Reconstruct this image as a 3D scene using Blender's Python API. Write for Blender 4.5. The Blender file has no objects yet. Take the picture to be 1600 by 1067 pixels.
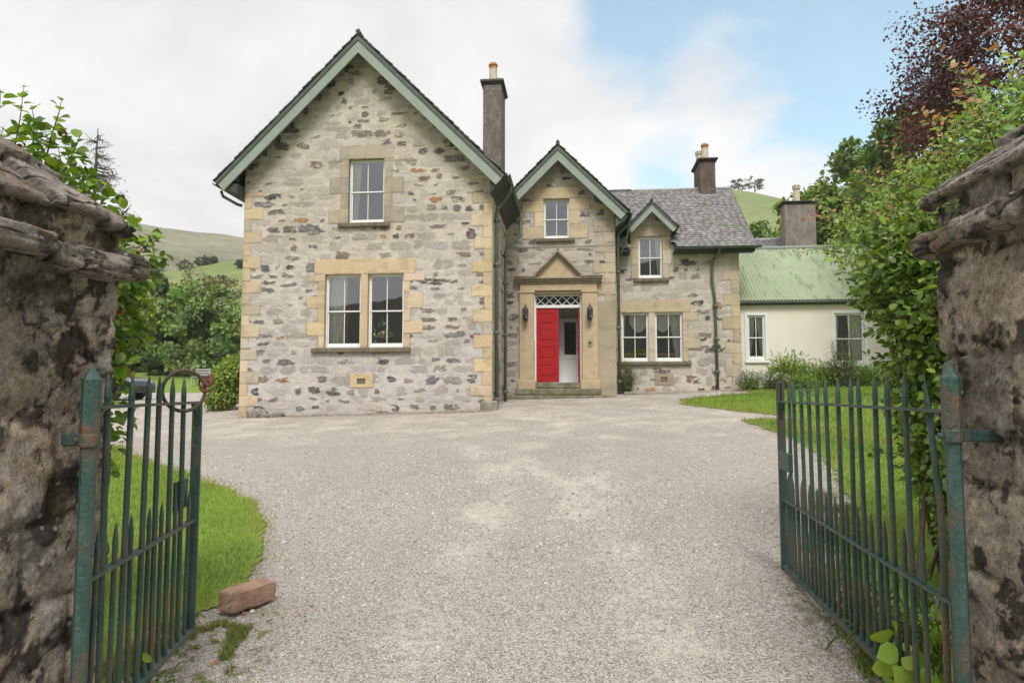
import bpy, math, random
import numpy as np
R=math.radians
rng=np.random.default_rng(7); random.seed(7)
sc=bpy.context.scene; COL=sc.collection
# ------------------------------------------------------------ camera, sky, sun, exposure
cam=bpy.data.cameras.new('camera'); camo=bpy.data.objects.new('camera',cam); COL.objects.link(camo)
cam.sensor_width=36; cam.lens=24.0; cam.clip_start=.05; cam.clip_end=3000
camo.location=(0,0,1.5); camo.rotation_euler=(R(90+4.207),0,R(5.5)); sc.camera=camo
sc.view_settings.view_transform='Standard'; sc.view_settings.look='None'; sc.view_settings.exposure=1.17; sc.view_settings.gamma=1
SUN_EL,SUN_AZ=52,172        # azimuth clockwise from +Y
W=bpy.data.worlds.new('World'); sc.world=W; W.use_nodes=True
def L(nt,a,b): nt.links.new(a,b)
def nd(nt,t,**k):
    n=nt.nodes.new(t)
    for a,b in k.items():
        if a in n.inputs.keys() if isinstance(a,str) else False: n.inputs[a].default_value=b
        else: setattr(n,a,b)
    return n
def math_(nt,op,a,b=None,clamp=False):
    n=nt.nodes.new('ShaderNodeMath'); n.operation=op; n.use_clamp=clamp
    for i,x in enumerate((a,b)):
        if x is None: continue
        if isinstance(x,(int,float)): n.inputs[i].default_value=x
        else: L(nt,x,n.inputs[i])
    return n.outputs[0]
def ramp(nt,fac,stops):
    n=nt.nodes.new('ShaderNodeValToRGB'); L(nt,fac,n.inputs[0]); e=n.color_ramp.elements
    while len(e)<len(stops): e.new(.5)
    for i,(p,c) in enumerate(stops):
        e[i].position=p; e[i].color=(*c,1) if len(c)==3 else c
    return n.outputs[0]
def mixc(nt,fac,a,b,mode='MIX'):
    n=nt.nodes.new('ShaderNodeMix'); n.data_type='RGBA'; n.blend_type=mode
    for s,x in ((n.inputs[0],fac),(n.inputs[6],a),(n.inputs[7],b)):
        if isinstance(x,(int,float)): s.default_value=x
        elif isinstance(x,tuple): s.default_value=(*x,1)
        else: L(nt,x,s)
    return n.outputs[2]
def noise(nt,vec,scale,detail=4,rough=.55,out=0,dist=0):
    n=nt.nodes.new('ShaderNodeTexNoise'); n.inputs['Scale'].default_value=scale; n.inputs['Detail'].default_value=detail
    n.inputs['Roughness'].default_value=rough; n.inputs['Distortion'].default_value=dist
    if vec is not None: L(nt,vec,n.inputs['Vector'])
    return n.outputs[out]
def vmap(nt,vec,scale=(1,1,1),loc=(0,0,0)):
    n=nt.nodes.new('ShaderNodeMapping'); L(nt,vec,n.inputs[0]); n.inputs['Scale'].default_value=scale; n.inputs['Location'].default_value=loc
    return n.outputs[0]
def world():
    nt=W.node_tree; nt.nodes.clear()
    sky=nt.nodes.new('ShaderNodeTexSky'); sky.sky_type='NISHITA'; sky.sun_disc=False
    sky.sun_elevation=R(SUN_EL); sky.sun_rotation=R(SUN_AZ); sky.air_density=1.0; sky.dust_density=.6; sky.ozone_density=1.5
    g=nt.nodes.new('ShaderNodeTexCoord').outputs['Generated']
    # cloud layer: direction projected on a high plane
    sx=nt.nodes.new('ShaderNodeSeparateXYZ'); L(nt,g,sx.inputs[0])
    dz=math_(nt,'ADD',math_(nt,'MAXIMUM',sx.outputs[2],0.0),.30)
    cb=nt.nodes.new('ShaderNodeCombineXYZ')
    L(nt,math_(nt,'DIVIDE',sx.outputs[0],dz),cb.inputs[0]); L(nt,math_(nt,'DIVIDE',sx.outputs[1],dz),cb.inputs[1]); L(nt,sx.outputs[2],cb.inputs[2])
    v=cb.outputs[0]
    n1=noise(nt,vmap(nt,v,(1,1,1),(3.1,1.7,0)),2.4,9,.60,0,.6)
    n2=noise(nt,vmap(nt,v,(1,1,1),(8.4,2.2,5)),1.9,8,.58,0,.5)
    # where the cloud deck opens to blue: round a bearing to the right of the view
    def blob(d,r0,r1):
        dn=nt.nodes.new('ShaderNodeVectorMath'); dn.operation='DOT_PRODUCT'; L(nt,g,dn.inputs[0]); dn.inputs[1].default_value=d
        m=nt.nodes.new('ShaderNodeMapRange'); m.interpolation_type='SMOOTHSTEP'
        L(nt,dn.outputs['Value'],m.inputs[0]); m.inputs[1].default_value=math.cos(R(r0)); m.inputs[2].default_value=math.cos(R(r1)); m.inputs[3].default_value=0; m.inputs[4].default_value=1
        return m.outputs[0]
    def dr(az,el): a,e=R(az),R(el); return (math.sin(a)*math.cos(e),math.cos(a)*math.cos(e),math.sin(e))
    gap=math_(nt,'MAXIMUM',blob(dr(27,26),21,4),blob(dr(13,31),16,3))
    gap=math_(nt,'MAXIMUM',gap,math_(nt,'MULTIPLY',blob(dr(10,18),8,2),.62)); gap=math_(nt,'MAXIMUM',gap,blob(dr(20,23),13,4))
    puff=math_(nt,'MULTIPLY',blob(dr(16.4,17.5),7,2.5),.34)
    puff=math_(nt,'ADD',puff,math_(nt,'MULTIPLY',blob(dr(12.5,24),6,2),.30))
    c=math_(nt,'SUBTRACT',math_(nt,'ADD',math_(nt,'MULTIPLY',n1,1.5),math_(nt,'ADD',puff,.42)),math_(nt,'MULTIPLY',gap,.98))
    m=nt.nodes.new('ShaderNodeMapRange'); m.interpolation_type='SMOOTHSTEP'; L(nt,c,m.inputs[0]); m.inputs[1].default_value=.10; m.inputs[2].default_value=.92
    cov=math_(nt,'MAXIMUM',m.outputs[0],.24)
    ccol=ramp(nt,n2,[(.34,(.56,.56,.57)),(.48,(.64,.637,.632)),(.60,(.71,.705,.695))])
    skyc=nt.nodes.new('ShaderNodeVectorMath'); skyc.operation='SCALE'; L(nt,sky.outputs[0],skyc.inputs[0]); skyc.inputs[3].default_value=1.0
    tint=nt.nodes.new('ShaderNodeVectorMath'); tint.operation='MULTIPLY'; L(nt,skyc.outputs[0],tint.inputs[0]); tint.inputs[1].default_value=(.88,1.16,.98); skyc=tint
    b1=nt.nodes.new('ShaderNodeBackground'); L(nt,skyc.outputs[0],b1.inputs[0]); b1.inputs[1].default_value=.12
    b2=nt.nodes.new('ShaderNodeBackground'); L(nt,ccol,b2.inputs[0]); b2.inputs[1].default_value=.675
    mx=nt.nodes.new('ShaderNodeMixShader'); L(nt,cov,mx.inputs[0]); L(nt,b1.outputs[0],mx.inputs[1]); L(nt,b2.outputs[0],mx.inputs[2])
    o=nt.nodes.new('ShaderNodeOutputWorld'); L(nt,mx.outputs[0],o.inputs[0])
world()
sl=bpy.data.lights.new('sun','SUN'); slo=bpy.data.objects.new('sun',sl); COL.objects.link(slo)
sl.energy=1.5; sl.angle=R(22); sl.color=(1,.97,.925)
slo.rotation_euler=(R(90-SUN_EL),0,R(180-SUN_AZ)); slo.location=(0,-20,40)
sc.cycles.max_bounces=7; sc.cycles.transparent_max_bounces=12

# ------------------------------------------------------------ numpy noise
def _h(ix,iy,s):
    n=(ix.astype(np.int64)*374761393+iy.astype(np.int64)*668265263+s*1442695041)&0xffffffff
    n=((n^(n>>13))*1274126177)&0xffffffff
    return ((n^(n>>16))&0xffff)/65535.
def vn(x,y,s=0):
    ix=np.floor(x);iy=np.floor(y);fx=x-ix;fy=y-iy;fx=fx*fx*(3-2*fx);fy=fy*fy*(3-2*fy)
    a=_h(ix,iy,s);b=_h(ix+1,iy,s);c=_h(ix,iy+1,s);d=_h(ix+1,iy+1,s)
    return (a*(1-fx)+b*fx)*(1-fy)+(c*(1-fx)+d*fx)*fy
def fbm(x,y,o=4,s=0,g=.5):
    t=0;a=1;w=0
    for k in range(o): t=t+a*vn(x*2**k+7.3*k,y*2**k+3.1*k,s+k); w+=a; a*=g
    return t/w
def sst(a,b,x): t=np.clip((x-a)/(b-a),0,1); return t*t*(3-2*t)

# ------------------------------------------------------------ object helpers
BASE={}
def tag(o,label=None,cat=None,group=None,kind=None):
    if label: o['label']=label
    if cat: o['category']=cat
    if group: o['group']=group
    if kind: o['kind']=kind
    return o
def thing(name,label,cat,loc,group=None):
    o=bpy.data.objects.new(name,None); COL.objects.link(o); o.location=loc; o.empty_display_size=.1
    BASE[o.name]=np.array(loc,float); return tag(o,label,cat,group)
def obj(name,V,F,mat,parent=None,base=None,col=None,smooth=False,label=None):
    V=np.asarray(V,float).reshape(-1,3)
    b=BASE[parent.name] if parent else np.array(base if base is not None else (0,0,0),float)
    me=bpy.data.meshes.new(name)
    if isinstance(F,np.ndarray):
        Vl=(V-b); me.vertices.add(len(Vl)); me.vertices.foreach_set('co',Vl.astype(np.float32).ravel())
        k=F.shape[1]; me.loops.add(F.size); me.loops.foreach_set('vertex_index',F.astype(np.int32).ravel())
        me.polygons.add(len(F)); me.polygons.foreach_set('loop_start',(np.arange(len(F))*k).astype(np.int32))
        me.update(calc_edges=True)
    else:
        me.from_pydata([tuple(p) for p in (V-b)],[],F); me.update()
    if col is not None:
        a=me.color_attributes.new('Col','FLOAT_COLOR','POINT'); c=np.ones((len(V),4),np.float32); c[:,:3]=col; a.data.foreach_set('color',c.ravel())
    if smooth: me.polygons.foreach_set('use_smooth',np.ones(len(me.polygons),bool))
    if mat: me.materials.append(mat)
    o=bpy.data.objects.new(name,me); COL.objects.link(o); BASE[o.name]=b
    if parent: o.parent=parent
    else: o.location=b
    if label: o['label']=label
    return o
class MB:
    def __init__(s): s.V=[];s.F=[]
    def add(s,V,F):
        n=len(s.V); s.V+=[tuple(p) for p in V]; s.F+=[tuple(i+n for i in f) for f in F]; return s
    def box(s,x0,x1,y0,y1,z0,z1,skip=''):
        V=[(x0,y0,z0),(x1,y0,z0),(x1,y1,z0),(x0,y1,z0),(x0,y0,z1),(x1,y0,z1),(x1,y1,z1),(x0,y1,z1)]
        F={'b':(0,3,2,1),'t':(4,5,6,7),'f':(0,1,5,4),'k':(2,3,7,6),'l':(3,0,4,7),'r':(1,2,6,5)}
        return s.add(V,[f for k,f in F.items() if k not in skip])
    def bev(s,x0,x1,y0,y1,z0,z1,c=.01):      # box with chamfered edges
        V=[];ax=((x0,x1),(y0,y1),(z0,z1))
        import itertools
        idx={}
        for i,j,k in itertools.product((0,1),repeat=3):
            p=[ax[0][i],ax[1][j],ax[2][k]]; sg=[1-2*i,1-2*j,1-2*k]
            for a in range(3):
                q=[p[t]+(0 if t==a else sg[t]*c) for t in range(3)]; idx[(i,j,k,a)]=len(V); V.append(q)
        F=[]
        for a in range(3):
            u,v=(a+1)%3,(a+2)%3
            for e in (0,1):
                f=[]
                for (p,q) in ((0,0),(1,0),(1,1),(0,1)):
                    t=[0,0,0]; t[a]=e;t[u]=p;t[v]=q; f.append(idx[(*t,a)])
                F.append(f if e else f[::-1])
        for a in range(3):
            u,v=(a+1)%3,(a+2)%3
            for p in (0,1):
                for q in (0,1):
                    t0=[0,0,0];t0[u]=p;t0[v]=q;t1=list(t0);t1[a]=1
                    f=[idx[(*t0,u)],idx[(*t1,u)],idx[(*t1,v)],idx[(*t0,v)]]
                    F.append(f if (p^q) else f[::-1])
        for i,j,k in itertools.product((0,1),repeat=3):
            f=[idx[(i,j,k,a)] for a in range(3)]; F.append(f if (i+j+k)%2 else f[::-1])
        return s.add(V,F)
    def prism(s,poly,d0,d1,axis='y'):        # polygon (2D) extruded along an axis
        n=len(poly)
        f={'y':lambda p,d:(p[0],d,p[1]),'x':lambda p,d:(d,p[0],p[1]),'z':lambda p,d:(p[0],p[1],d)}[axis]
        V=[f(p,d0) for p in poly]+[f(p,d1) for p in poly]
        F=[tuple(range(n))[::-1],tuple(range(n,2*n))]+[(i,(i+1)%n,(i+1)%n+n,i+n) for i in range(n)]
        return s.add(V,F)
    def tube(s,pts,r,n=8,cap=True):
        pts=[np.array(p,float) for p in pts]; m=len(pts); r=[r]*m if np.isscalar(r) else list(r)
        V=[];F=[];px=None
        for i,p in enumerate(pts):
            t=pts[min(i+1,m-1)]-pts[max(i-1,0)]; t=t/(np.linalg.norm(t)+1e-9)
            a=np.array([0,0,1.]) if abs(t[2])<.95 else np.array([1.,0,0])
            if px is not None: a=px
            y=np.cross(t,a); y/=np.linalg.norm(y)+1e-9; x=np.cross(y,t); px=x
            for k in range(n):
                q=2*math.pi*(k+.5)/n; V.append(p+r[i]*(math.cos(q)*x+math.sin(q)*y))
        for i in range(m-1):
            for k in range(n): F.append((i*n+k,i*n+(k+1)%n,(i+1)*n+(k+1)%n,(i+1)*n+k))
        if cap: F+=[tuple(range(n))[::-1],tuple(range((m-1)*n,m*n))]
        return s.add(V,F)
    def lathe(s,prof,c,n=16):
        return s.tube([(c[0],c[1],c[2]+z) for r,z in prof],[max(r,1e-4) for r,z in prof],n)
    def build(s,name,mat,parent=None,base=None,smooth=False,label=None):
        return obj(name,s.V,s.F,mat,parent,base,None,smooth,label)

# ------------------------------------------------------------ materials
def newmat(name):
    m=bpy.data.materials.new(name); m.use_nodes=True; nt=m.node_tree
    return m,nt,nt.nodes['Principled BSDF'],nt.nodes.new('ShaderNodeTexCoord').outputs['Object']
def bump(nt,b,h,strength=.4,dist=.01):
    n=nt.nodes.new('ShaderNodeBump'); n.inputs['Strength'].default_value=strength; n.inputs['Distance'].default_value=dist
    L(nt,h,n.inputs['Height']); L(nt,n.outputs[0],b.inputs['Normal'])
def M(name,c,c2=None,rough=.6,scale=6,bscale=60,bs=.25,metal=0,spec=.5,stretch=(1,1,1),lo=.38,hi=.62):
    m,nt,b,co=newmat(name); v=vmap(nt,co,stretch)
    c2=c2 or tuple(x*.75 for x in c)
    L(nt,ramp(nt,noise(nt,v,scale,6,.6),[(lo,c),(hi,c2)]),b.inputs['Base Color'])
    b.inputs['Roughness'].default_value=rough; b.inputs['Metallic'].default_value=metal; b.inputs['Specular IOR Level'].default_value=spec
    if bs: bump(nt,b,noise(nt,v,bscale,5,.6),bs,.01)
    return m
def attrcol(nt):
    a=nt.nodes.new('ShaderNodeVertexColor'); a.layer_name='Col'; return a.outputs[0]
def AM(name,rough=.9,ns=30,amt=.35,bs=.5,bscale=70,spec=.3,stretch=(1,1,1)):
    m,nt,b,co=newmat(name); v=vmap(nt,co,stretch)
    n=noise(nt,v,ns,6,.65)
    f=math_(nt,'ADD',math_(nt,'MULTIPLY',n,amt*2),1-amt)
    cc=nt.nodes.new('ShaderNodeVectorMath'); cc.operation='SCALE'; L(nt,attrcol(nt),cc.inputs[0]); L(nt,f,cc.inputs[3])
    L(nt,cc.outputs[0],b.inputs['Base Color']); b.inputs['Roughness'].default_value=rough; b.inputs['Specular IOR Level'].default_value=spec
    bump(nt,b,noise(nt,v,bscale,6,.65),bs,.012); return m
def LM(name,tr=.35,rough=.5,spec=.35):
    m,nt,b,co=newmat(name); a=attrcol(nt); L(nt,a,b.inputs['Base Color']); b.inputs['Roughness'].default_value=rough; b.inputs['Specular IOR Level'].default_value=spec
    t=nt.nodes.new('ShaderNodeBsdfTranslucent'); L(nt,mixc(nt,1.,a,(1.5,1.5,.6),'MULTIPLY'),t.inputs[0])
    x=nt.nodes.new('ShaderNodeMixShader'); x.inputs[0].default_value=tr; L(nt,b.outputs[0],x.inputs[1]); L(nt,t.outputs[0],x.inputs[2])
    L(nt,x.outputs[0],nt.nodes['Material Output'].inputs[0]); return m
def glassmat():
    m,nt,b,co=newmat('window_glass'); nt.nodes.remove(b)
    g=nt.nodes.new('ShaderNodeBsdfGlossy'); g.inputs['Roughness'].default_value=.0; g.inputs[0].default_value=(.93,.95,1,1)
    bm=nt.nodes.new('ShaderNodeBump'); bm.inputs['Strength'].default_value=.04; bm.inputs['Distance'].default_value=.02
    L(nt,noise(nt,co,1.6,2,.5),bm.inputs['Height']); L(nt,bm.outputs[0],g.inputs['Normal'])
    t=nt.nodes.new('ShaderNodeBsdfTransparent'); t.inputs[0].default_value=(.97,.98,.97,1)
    fr=nt.nodes.new('ShaderNodeFresnel'); fr.inputs[0].default_value=1.5
    x=nt.nodes.new('ShaderNodeMixShader'); L(nt,math_(nt,'ADD',math_(nt,'MULTIPLY',fr.outputs[0],1.0),.17,True),x.inputs[0])
    L(nt,t.outputs[0],x.inputs[1]); L(nt,g.outputs[0],x.inputs[2]); L(nt,x.outputs[0],nt.nodes['Material Output'].inputs[0]); return m
MT=dict(
 rubble=AM('rubble_stone',.92,34,.30,.6,55),
 slate=AM('roof_slate',.55,22,.30,.35,60,.5),
 sand=M('sandstone',(.53,.415,.27),(.44,.345,.225),.85,5,60,.4),
 sandgrey=M('weathered_sandstone',(.36,.30,.22),(.24,.20,.15),.9,6,60,.5),
 sill=M('mossy_sill_stone',(.20,.17,.115),(.12,.105,.07),.95,9,60,.6),
 barge=M('sage_green_paint',(.285,.33,.285),(.25,.295,.25),.45,3,30,.08),
 dgreen=M('dark_green_paint',(.085,.105,.088),(.055,.068,.058),.45,5,30,.15),
 pipe=M('green_iron_pipe',(.105,.145,.105),(.065,.085,.065),.45,7,30,.2,stretch=(1,1,.3)),
 soffit=M('dark_soffit_wood',(.055,.06,.055),(.035,.04,.035),.8,6),
 white=M('white_window_paint',(.80,.80,.78),(.74,.74,.72),.4,5,30,.06),
 red=M('red_door_paint',(.40,.007,.011),(.35,.006,.009),.38,4,40,.06),
 glass=glassmat(), darkglass=M('dark_glass',(.018,.02,.021),(.03,.03,.03),.12,3,20,0),
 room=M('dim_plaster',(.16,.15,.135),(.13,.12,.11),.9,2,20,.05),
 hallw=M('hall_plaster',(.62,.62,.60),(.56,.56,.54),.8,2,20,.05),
 floorw=M('hall_floor',(.14,.11,.08),(.1,.08,.06),.7,6),
 harl=M('grey_harl_render',(.225,.195,.17),(.125,.105,.095),.95,7,90,.7,stretch=(1,1,.45)),
 harlb=M('brown_harl_render',(.155,.115,.10),(.09,.068,.06),.95,6,90,.7,stretch=(1,1,.45)),
 harlp=M('pale_weathered_render',(.30,.265,.225),(.19,.165,.14),.95,6,90,.7,stretch=(1,1,.35)),
 capst=M('dark_cap_stone',(.09,.08,.078),(.05,.046,.045),.9,8),
 potcream=M('cream_clay_pot',(.62,.55,.42),(.5,.44,.34),.7,8),
 potorange=M('orange_clay_pot',(.50,.26,.10),(.36,.18,.08),.75,8),
 lead=M('pale_lead',(.42,.41,.40),(.3,.3,.3),.6,8),
 cream=M('cream_render',(.77,.735,.635),(.72,.68,.575),.85,1.6,70,.25,stretch=(1,1,.5)),
 iron=M('black_iron',(.022,.024,.027),(.045,.05,.055),.45,20,60,.15,.3),
 step=M('mossy_step_stone',(.25,.22,.16),(.13,.125,.07),.95,5,60,.6),
 brass=M('pale_bell_plate',(.36,.31,.20),(.28,.24,.16),.6,20),
 bark=M('bark',(.085,.068,.05),(.045,.037,.03),.95,14,40,.8,stretch=(1,1,.3)),
 greybark=M('grey_bark',(.15,.135,.12),(.08,.072,.065),.95,14,40,.8,stretch=(1,1,.3)),
 twig=M('brown_twig',(.11,.075,.05),(.07,.05,.035),.8,20),
 leaf=LM('leaf'), leaf2=LM('dark_leaf',.25,.42,.45), purple=LM('copper_leaf',.2,.45,.4), far=LM('tree_leaf',.25,.6,.2), grass=LM('grass_blade',.3,.55,.25),
 petal=LM('petal',.3,.6,.2),
 cloth=M('pale_curtain',(.86,.84,.80),(.80,.78,.74),.9,6,30,.1), redcloth=M('dusky_red_drape',(.50,.12,.12),(.42,.09,.10),.9,6), greycloth=M('grey_curtain',(.78,.76,.73),(.72,.70,.68),.9,6),
 wood=M('orange_wood',(.55,.24,.09),(.45,.18,.07),.5,8,stretch=(1,1,4)),
 rust=M('rusty_iron',(.20,.075,.045),(.10,.045,.03),.85,30,80,.5), ringiron=M('brown_iron',(.10,.07,.055),(.06,.045,.04),.7,20,60,.4),
 tyre=M('tyre_rubber',(.02,.02,.02),(.03,.03,.03),.85,20), rim=M('alloy_rim',(.55,.55,.56),(.48,.48,.5),.3,5,30,0,.8),
 carpaint=M('dark_car_paint',(.045,.042,.055),(.04,.038,.05),.18,2,20,0,.2,.8), cardark=M('car_trim',(.015,.015,.017),(.02,.02,.02),.5,5,20,0),
 lamp=M('clear_lens',(.7,.7,.72),(.6,.6,.62),.15,5,20,0,.3), plastic=M('pale_grey_bench_paint',(.40,.40,.38),(.33,.33,.31),.6,6),
)
for _k in ('harl','harlb'):
    nt=MT[_k].node_tree; b=nt.nodes['Principled BSDF']; src=b.inputs['Base Color'].links[0].from_socket; co=nt.nodes.new('ShaderNodeTexCoord').outputs['Object']
    n=noise(nt,vmap(nt,co,(.9,.9,7)),2.2,5,.6); n2=noise(nt,co,5,6,.7); pale=math_(nt,'MULTIPLY',ramp(nt,n,[(.63,(0,0,0)),(.66,(1,1,1)),(.69,(0,0,0))]),ramp(nt,n2,[(.45,(0,0,0)),(.6,(1,1,1))]))
    c=mixc(nt,pale,src,(.50,.47,.43)); c=mixc(nt,ramp(nt,noise(nt,co,11,8,.7),[(.50,(0,0,0)),(.66,(.7,.7,.7))]),c,(.075,.065,.06)); c=mixc(nt,ramp(nt,noise(nt,vmap(nt,co,(1,1,1),(4,4,4)),16,8,.7),[(.56,(0,0,0)),(.68,(.6,.6,.6))]),c,(.34,.30,.27)); L(nt,c,b.inputs['Base Color'])
def gatemat():
    m,nt,b,co=newmat('weathered_green_iron')
    n1=noise(nt,vmap(nt,co,(1,1,.35)),9,6,.65); n2=noise(nt,vmap(nt,co,(1,1,.5),(4,2,1)),6,7,.7); n3=noise(nt,co,45,4,.6)
    base=ramp(nt,n1,[(.38,(.022,.062,.052)),(.55,(.042,.092,.078)),(.68,(.09,.125,.11))])
    worn=mixc(nt,ramp(nt,n2,[(.50,(0,0,0)),(.54,(1,1,1))]),base,(.085,.08,.062))
    rus=mixc(nt,math_(nt,'MULTIPLY',ramp(nt,noise(nt,vmap(nt,co,(1,1,.6),(9,1,3)),5,8,.7),[(.59,(0,0,0)),(.635,(.9,.9,.9))]),ramp(nt,n3,[(.4,(.3,.3,.3)),(.6,(1,1,1))])),worn,(.19,.075,.04))
    L(nt,rus,b.inputs['Base Color']); b.inputs['Roughness'].default_value=.5
    bump(nt,b,math_(nt,'ADD',n3,n2),.8,.009); return m
MT['gate']=gatemat()
def gravelmat():
    m,nt,b,co=newmat('pale_gravel')
    g=noise(nt,co,9,5,.6,1)
    vv=nt.nodes.new('ShaderNodeVectorMath'); vv.operation='MULTIPLY_ADD'; L(nt,g,vv.inputs[0]); vv.inputs[1].default_value=(.02,.02,0); L(nt,co,vv.inputs[2])
    def vor(s,vec=vv.outputs[0]):
        v=nt.nodes.new('ShaderNodeTexVoronoi'); v.inputs['Scale'].default_value=s; L(nt,vec,v.inputs['Vector'])
        return v
    va=vor(84); vb=vor(150)
    def cellcol(v):
        s=nt.nodes.new('ShaderNodeSeparateXYZ'); L(nt,v.outputs['Color'],s.inputs[0])
        return ramp(nt,s.outputs[0],[(0,(.21,.20,.19)),(.14,(.30,.283,.265)),(.4,(.41,.388,.362)),(.58,(.46,.425,.395)),(.76,(.49,.472,.45)),(.90,(.53,.515,.49)),(1,(.59,.575,.55))])
    gap=ramp(nt,va.outputs['Distance'],[(.30,(1,1,1)),(.66,(.62,.59,.56))])
    stones=mixc(nt,1.,cellcol(va),gap,'MULTIPLY')
    fines=mixc(nt,.55,cellcol(vb),(.52,.48,.43))
    tr=nt.nodes.new('ShaderNodeVertexColor'); tr.layer_name='Col'
    sp=nt.nodes.new('ShaderNodeSeparateColor'); L(nt,tr.outputs[0],sp.inputs[0])
    n=noise(nt,co,1.4,6,.62); n5=noise(nt,co,14,4,.6)
    f=math_(nt,'ADD',math_(nt,'MULTIPLY',math_(nt,'SUBTRACT',n,.5),1.0),math_(nt,'ADD',math_(nt,'MULTIPLY',math_(nt,'SUBTRACT',n5,.5),.8),sp.outputs[0]))
    fm=ramp(nt,f,[(.30,(0,0,0)),(.75,(1,1,1))])
    c=mixc(nt,fm,stones,fines)
    tone=ramp(nt,noise(nt,vmap(nt,co,(1,1,1),(5,9,0)),.55,5,.6),[(.35,(1.18,1.14,1.09)),(.65,(1.30,1.265,1.22))])
    c=mixc(nt,1.,c,tone,'MULTIPLY')
    # damp brown debris washed against the walls and moss specks
    c=mixc(nt,math_(nt,'MULTIPLY',sp.outputs[1],ramp(nt,noise(nt,co,11,5,.65),[(.40,(0,0,0)),(.58,(1,1,1))])),c,(.16,.105,.06))
    c=mixc(nt,math_(nt,'MULTIPLY',sp.outputs[2],ramp(nt,noise(nt,co,6,6,.7),[(.50,(0,0,0)),(.60,(1,1,1))])),c,(.13,.15,.04))
    L(nt,c,b.inputs['Base Color']); b.inputs['Roughness'].default_value=.9; b.inputs['Specular IOR Level'].default_value=.25
    h=math_(nt,'MULTIPLY',math_(nt,'SUBTRACT',1,va.outputs['Distance']),math_(nt,'SUBTRACT',1.15,fm))
    bump(nt,b,math_(nt,'ADD',h,math_(nt,'MULTIPLY',noise(nt,co,150,3,.6),.4)),.9,.012); return m
MT['gravel']=gravelmat()
MT['pillar_rock']=M('mottled_rock',(.30,.27,.23),(.14,.12,.10),.95,14,60,.9)
def turfmat(name,a,b_,c_,s1=.25,s2=9):
    m,nt,b,co=newmat(name)
    n=noise(nt,co,s1,6,.6); n2=noise(nt,co,s2,6,.65)
    c=ramp(nt,n,[(.36,a),(.62,b_)]); c=mixc(nt,ramp(nt,n2,[(.45,(0,0,0)),(.75,(.7,.7,.7))]),c,c_)
    L(nt,c,b.inputs['Base Color']); b.inputs['Roughness'].default_value=.95; b.inputs['Specular IOR Level'].default_value=.1
    bump(nt,b,n2,.6,.03); return m
MT['turf']=turfmat('lawn_turf',(.16,.245,.045),(.20,.285,.06),(.13,.17,.045))
MT['hillnear']=turfmat('green_pasture_hill',(.165,.22,.07),(.24,.26,.115),(.095,.125,.05),.045,.30)  # muted second tone holds some haze in the colour itself
MT['hillfar']=turfmat('hazed_heather_hill',(.27,.265,.16),(.165,.16,.105),(.105,.10,.07),.030,.16)  # heather tones with some haze mixed into the base colour
MT['hilldark']=turfmat('dark_moor',(.06,.07,.035),(.08,.075,.045),(.045,.045,.03),.012,.045)

# ------------------------------------------------------------ ground
def gz(X,Y):
    X=np.asarray(X,float);Y=np.asarray(Y,float); s=sst(5,11,Y)
    z=-.19+.0764*np.clip(Y,-2,21.3)+.0275*np.clip(X,-17,12)-.075*(1-s)
    return z+.03*np.clip(Y-21.3,0,80)+.07*np.clip(Y-29,0,60)
def gzf(x,y): return float(gz(x,y))
def grid(xs,ys,zf,keep=None):
    X,Y=np.meshgrid(xs,ys); Z=zf(X,Y); nx=len(xs); V=np.stack([X,Y,Z],-1).reshape(-1,3)
    i=np.arange(len(ys)-1)[:,None]*nx+np.arange(nx-1)[None]; F=np.stack([i,i+1,i+1+nx,i+nx],-1).reshape(-1,4)
    if keep is not None:
        c=V[F].mean(1); k=keep(c[:,0],c[:,1]); F=F[k]; u,inv=np.unique(F,return_inverse=True); V=V[u]; F=inv.reshape(-1,4)
    return V,F
def sinhsp(a,n,k): t=np.linspace(-1,1,n); return a*np.sinh(k*t)/math.sinh(k)
V,F=grid(sinhsp(420,140,4.5),sinhsp(420,170,4.5),lambda X,Y:gz(X,Y)-.06+.25*(fbm(X*.05,Y*.05,4,3)-.5)*sst(30,60,np.hypot(X,Y)))
tag(obj('ground',V,F,MT['turf'],smooth=True),'green grassy ground around the stone house','ground',kind='structure')
def inpoly(x,y,P):
    r=np.zeros(np.shape(x),bool); n=len(P)
    for i in range(n):
        (x1,y1),(x2,y2)=P[i],P[(i+1)%n]
        if y1==y2: continue
        c=((y1>y)!=(y2>y))&(x<(x2-x1)*(y-y1)/(y2-y1)+x1); r^=c
    return r
LAWN1=[(-8.34,11.9),(-7.09,10.5),(-4.96,8.8),(-3.74,7.67),(-2.98,6.33),(-2.50,5.23),(-2.40,4.6),(-2.72,4.23),(-2.45,3.58),(-2.02,3.0),(-2.02,-3),(-30,-3),(-30,12.2)]
LAWN2=[(2.66,18.3),(2.57,17.1),(3.31,15.4),(4.03,14.2),(4.8,13.6),(7,13.9),(13,14.6),(13,21.8),(4.98,21.8),(4.9,19.8),(3.9,19.3)]
LAWN3=[(3.12,13.6),(3.38,11.8),(3.27,9.6),(2.78,7.5),(2.20,6.0),(1.85,5.2),(1.66,4.2),(1.58,3.3),(1.75,2.4),(2.4,-2),(13,-2),(13,13.2),(7,13.2),(4.3,13.75)]
def wob(x,y,s): return x+.22*(fbm(x*2.2,y*2.2,4,s)-.5)*2*.5+.05*(vn(x*14,y*14,s)-.5), y+.22*(fbm(x*2.2+9,y*2.2,4,s+5)-.5)*2*.5+.05*(vn(x*14,y*14,s+9)-.5)
def inlawn(P,s): return lambda x,y: inpoly(*wob(x,y,s),P)
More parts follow.
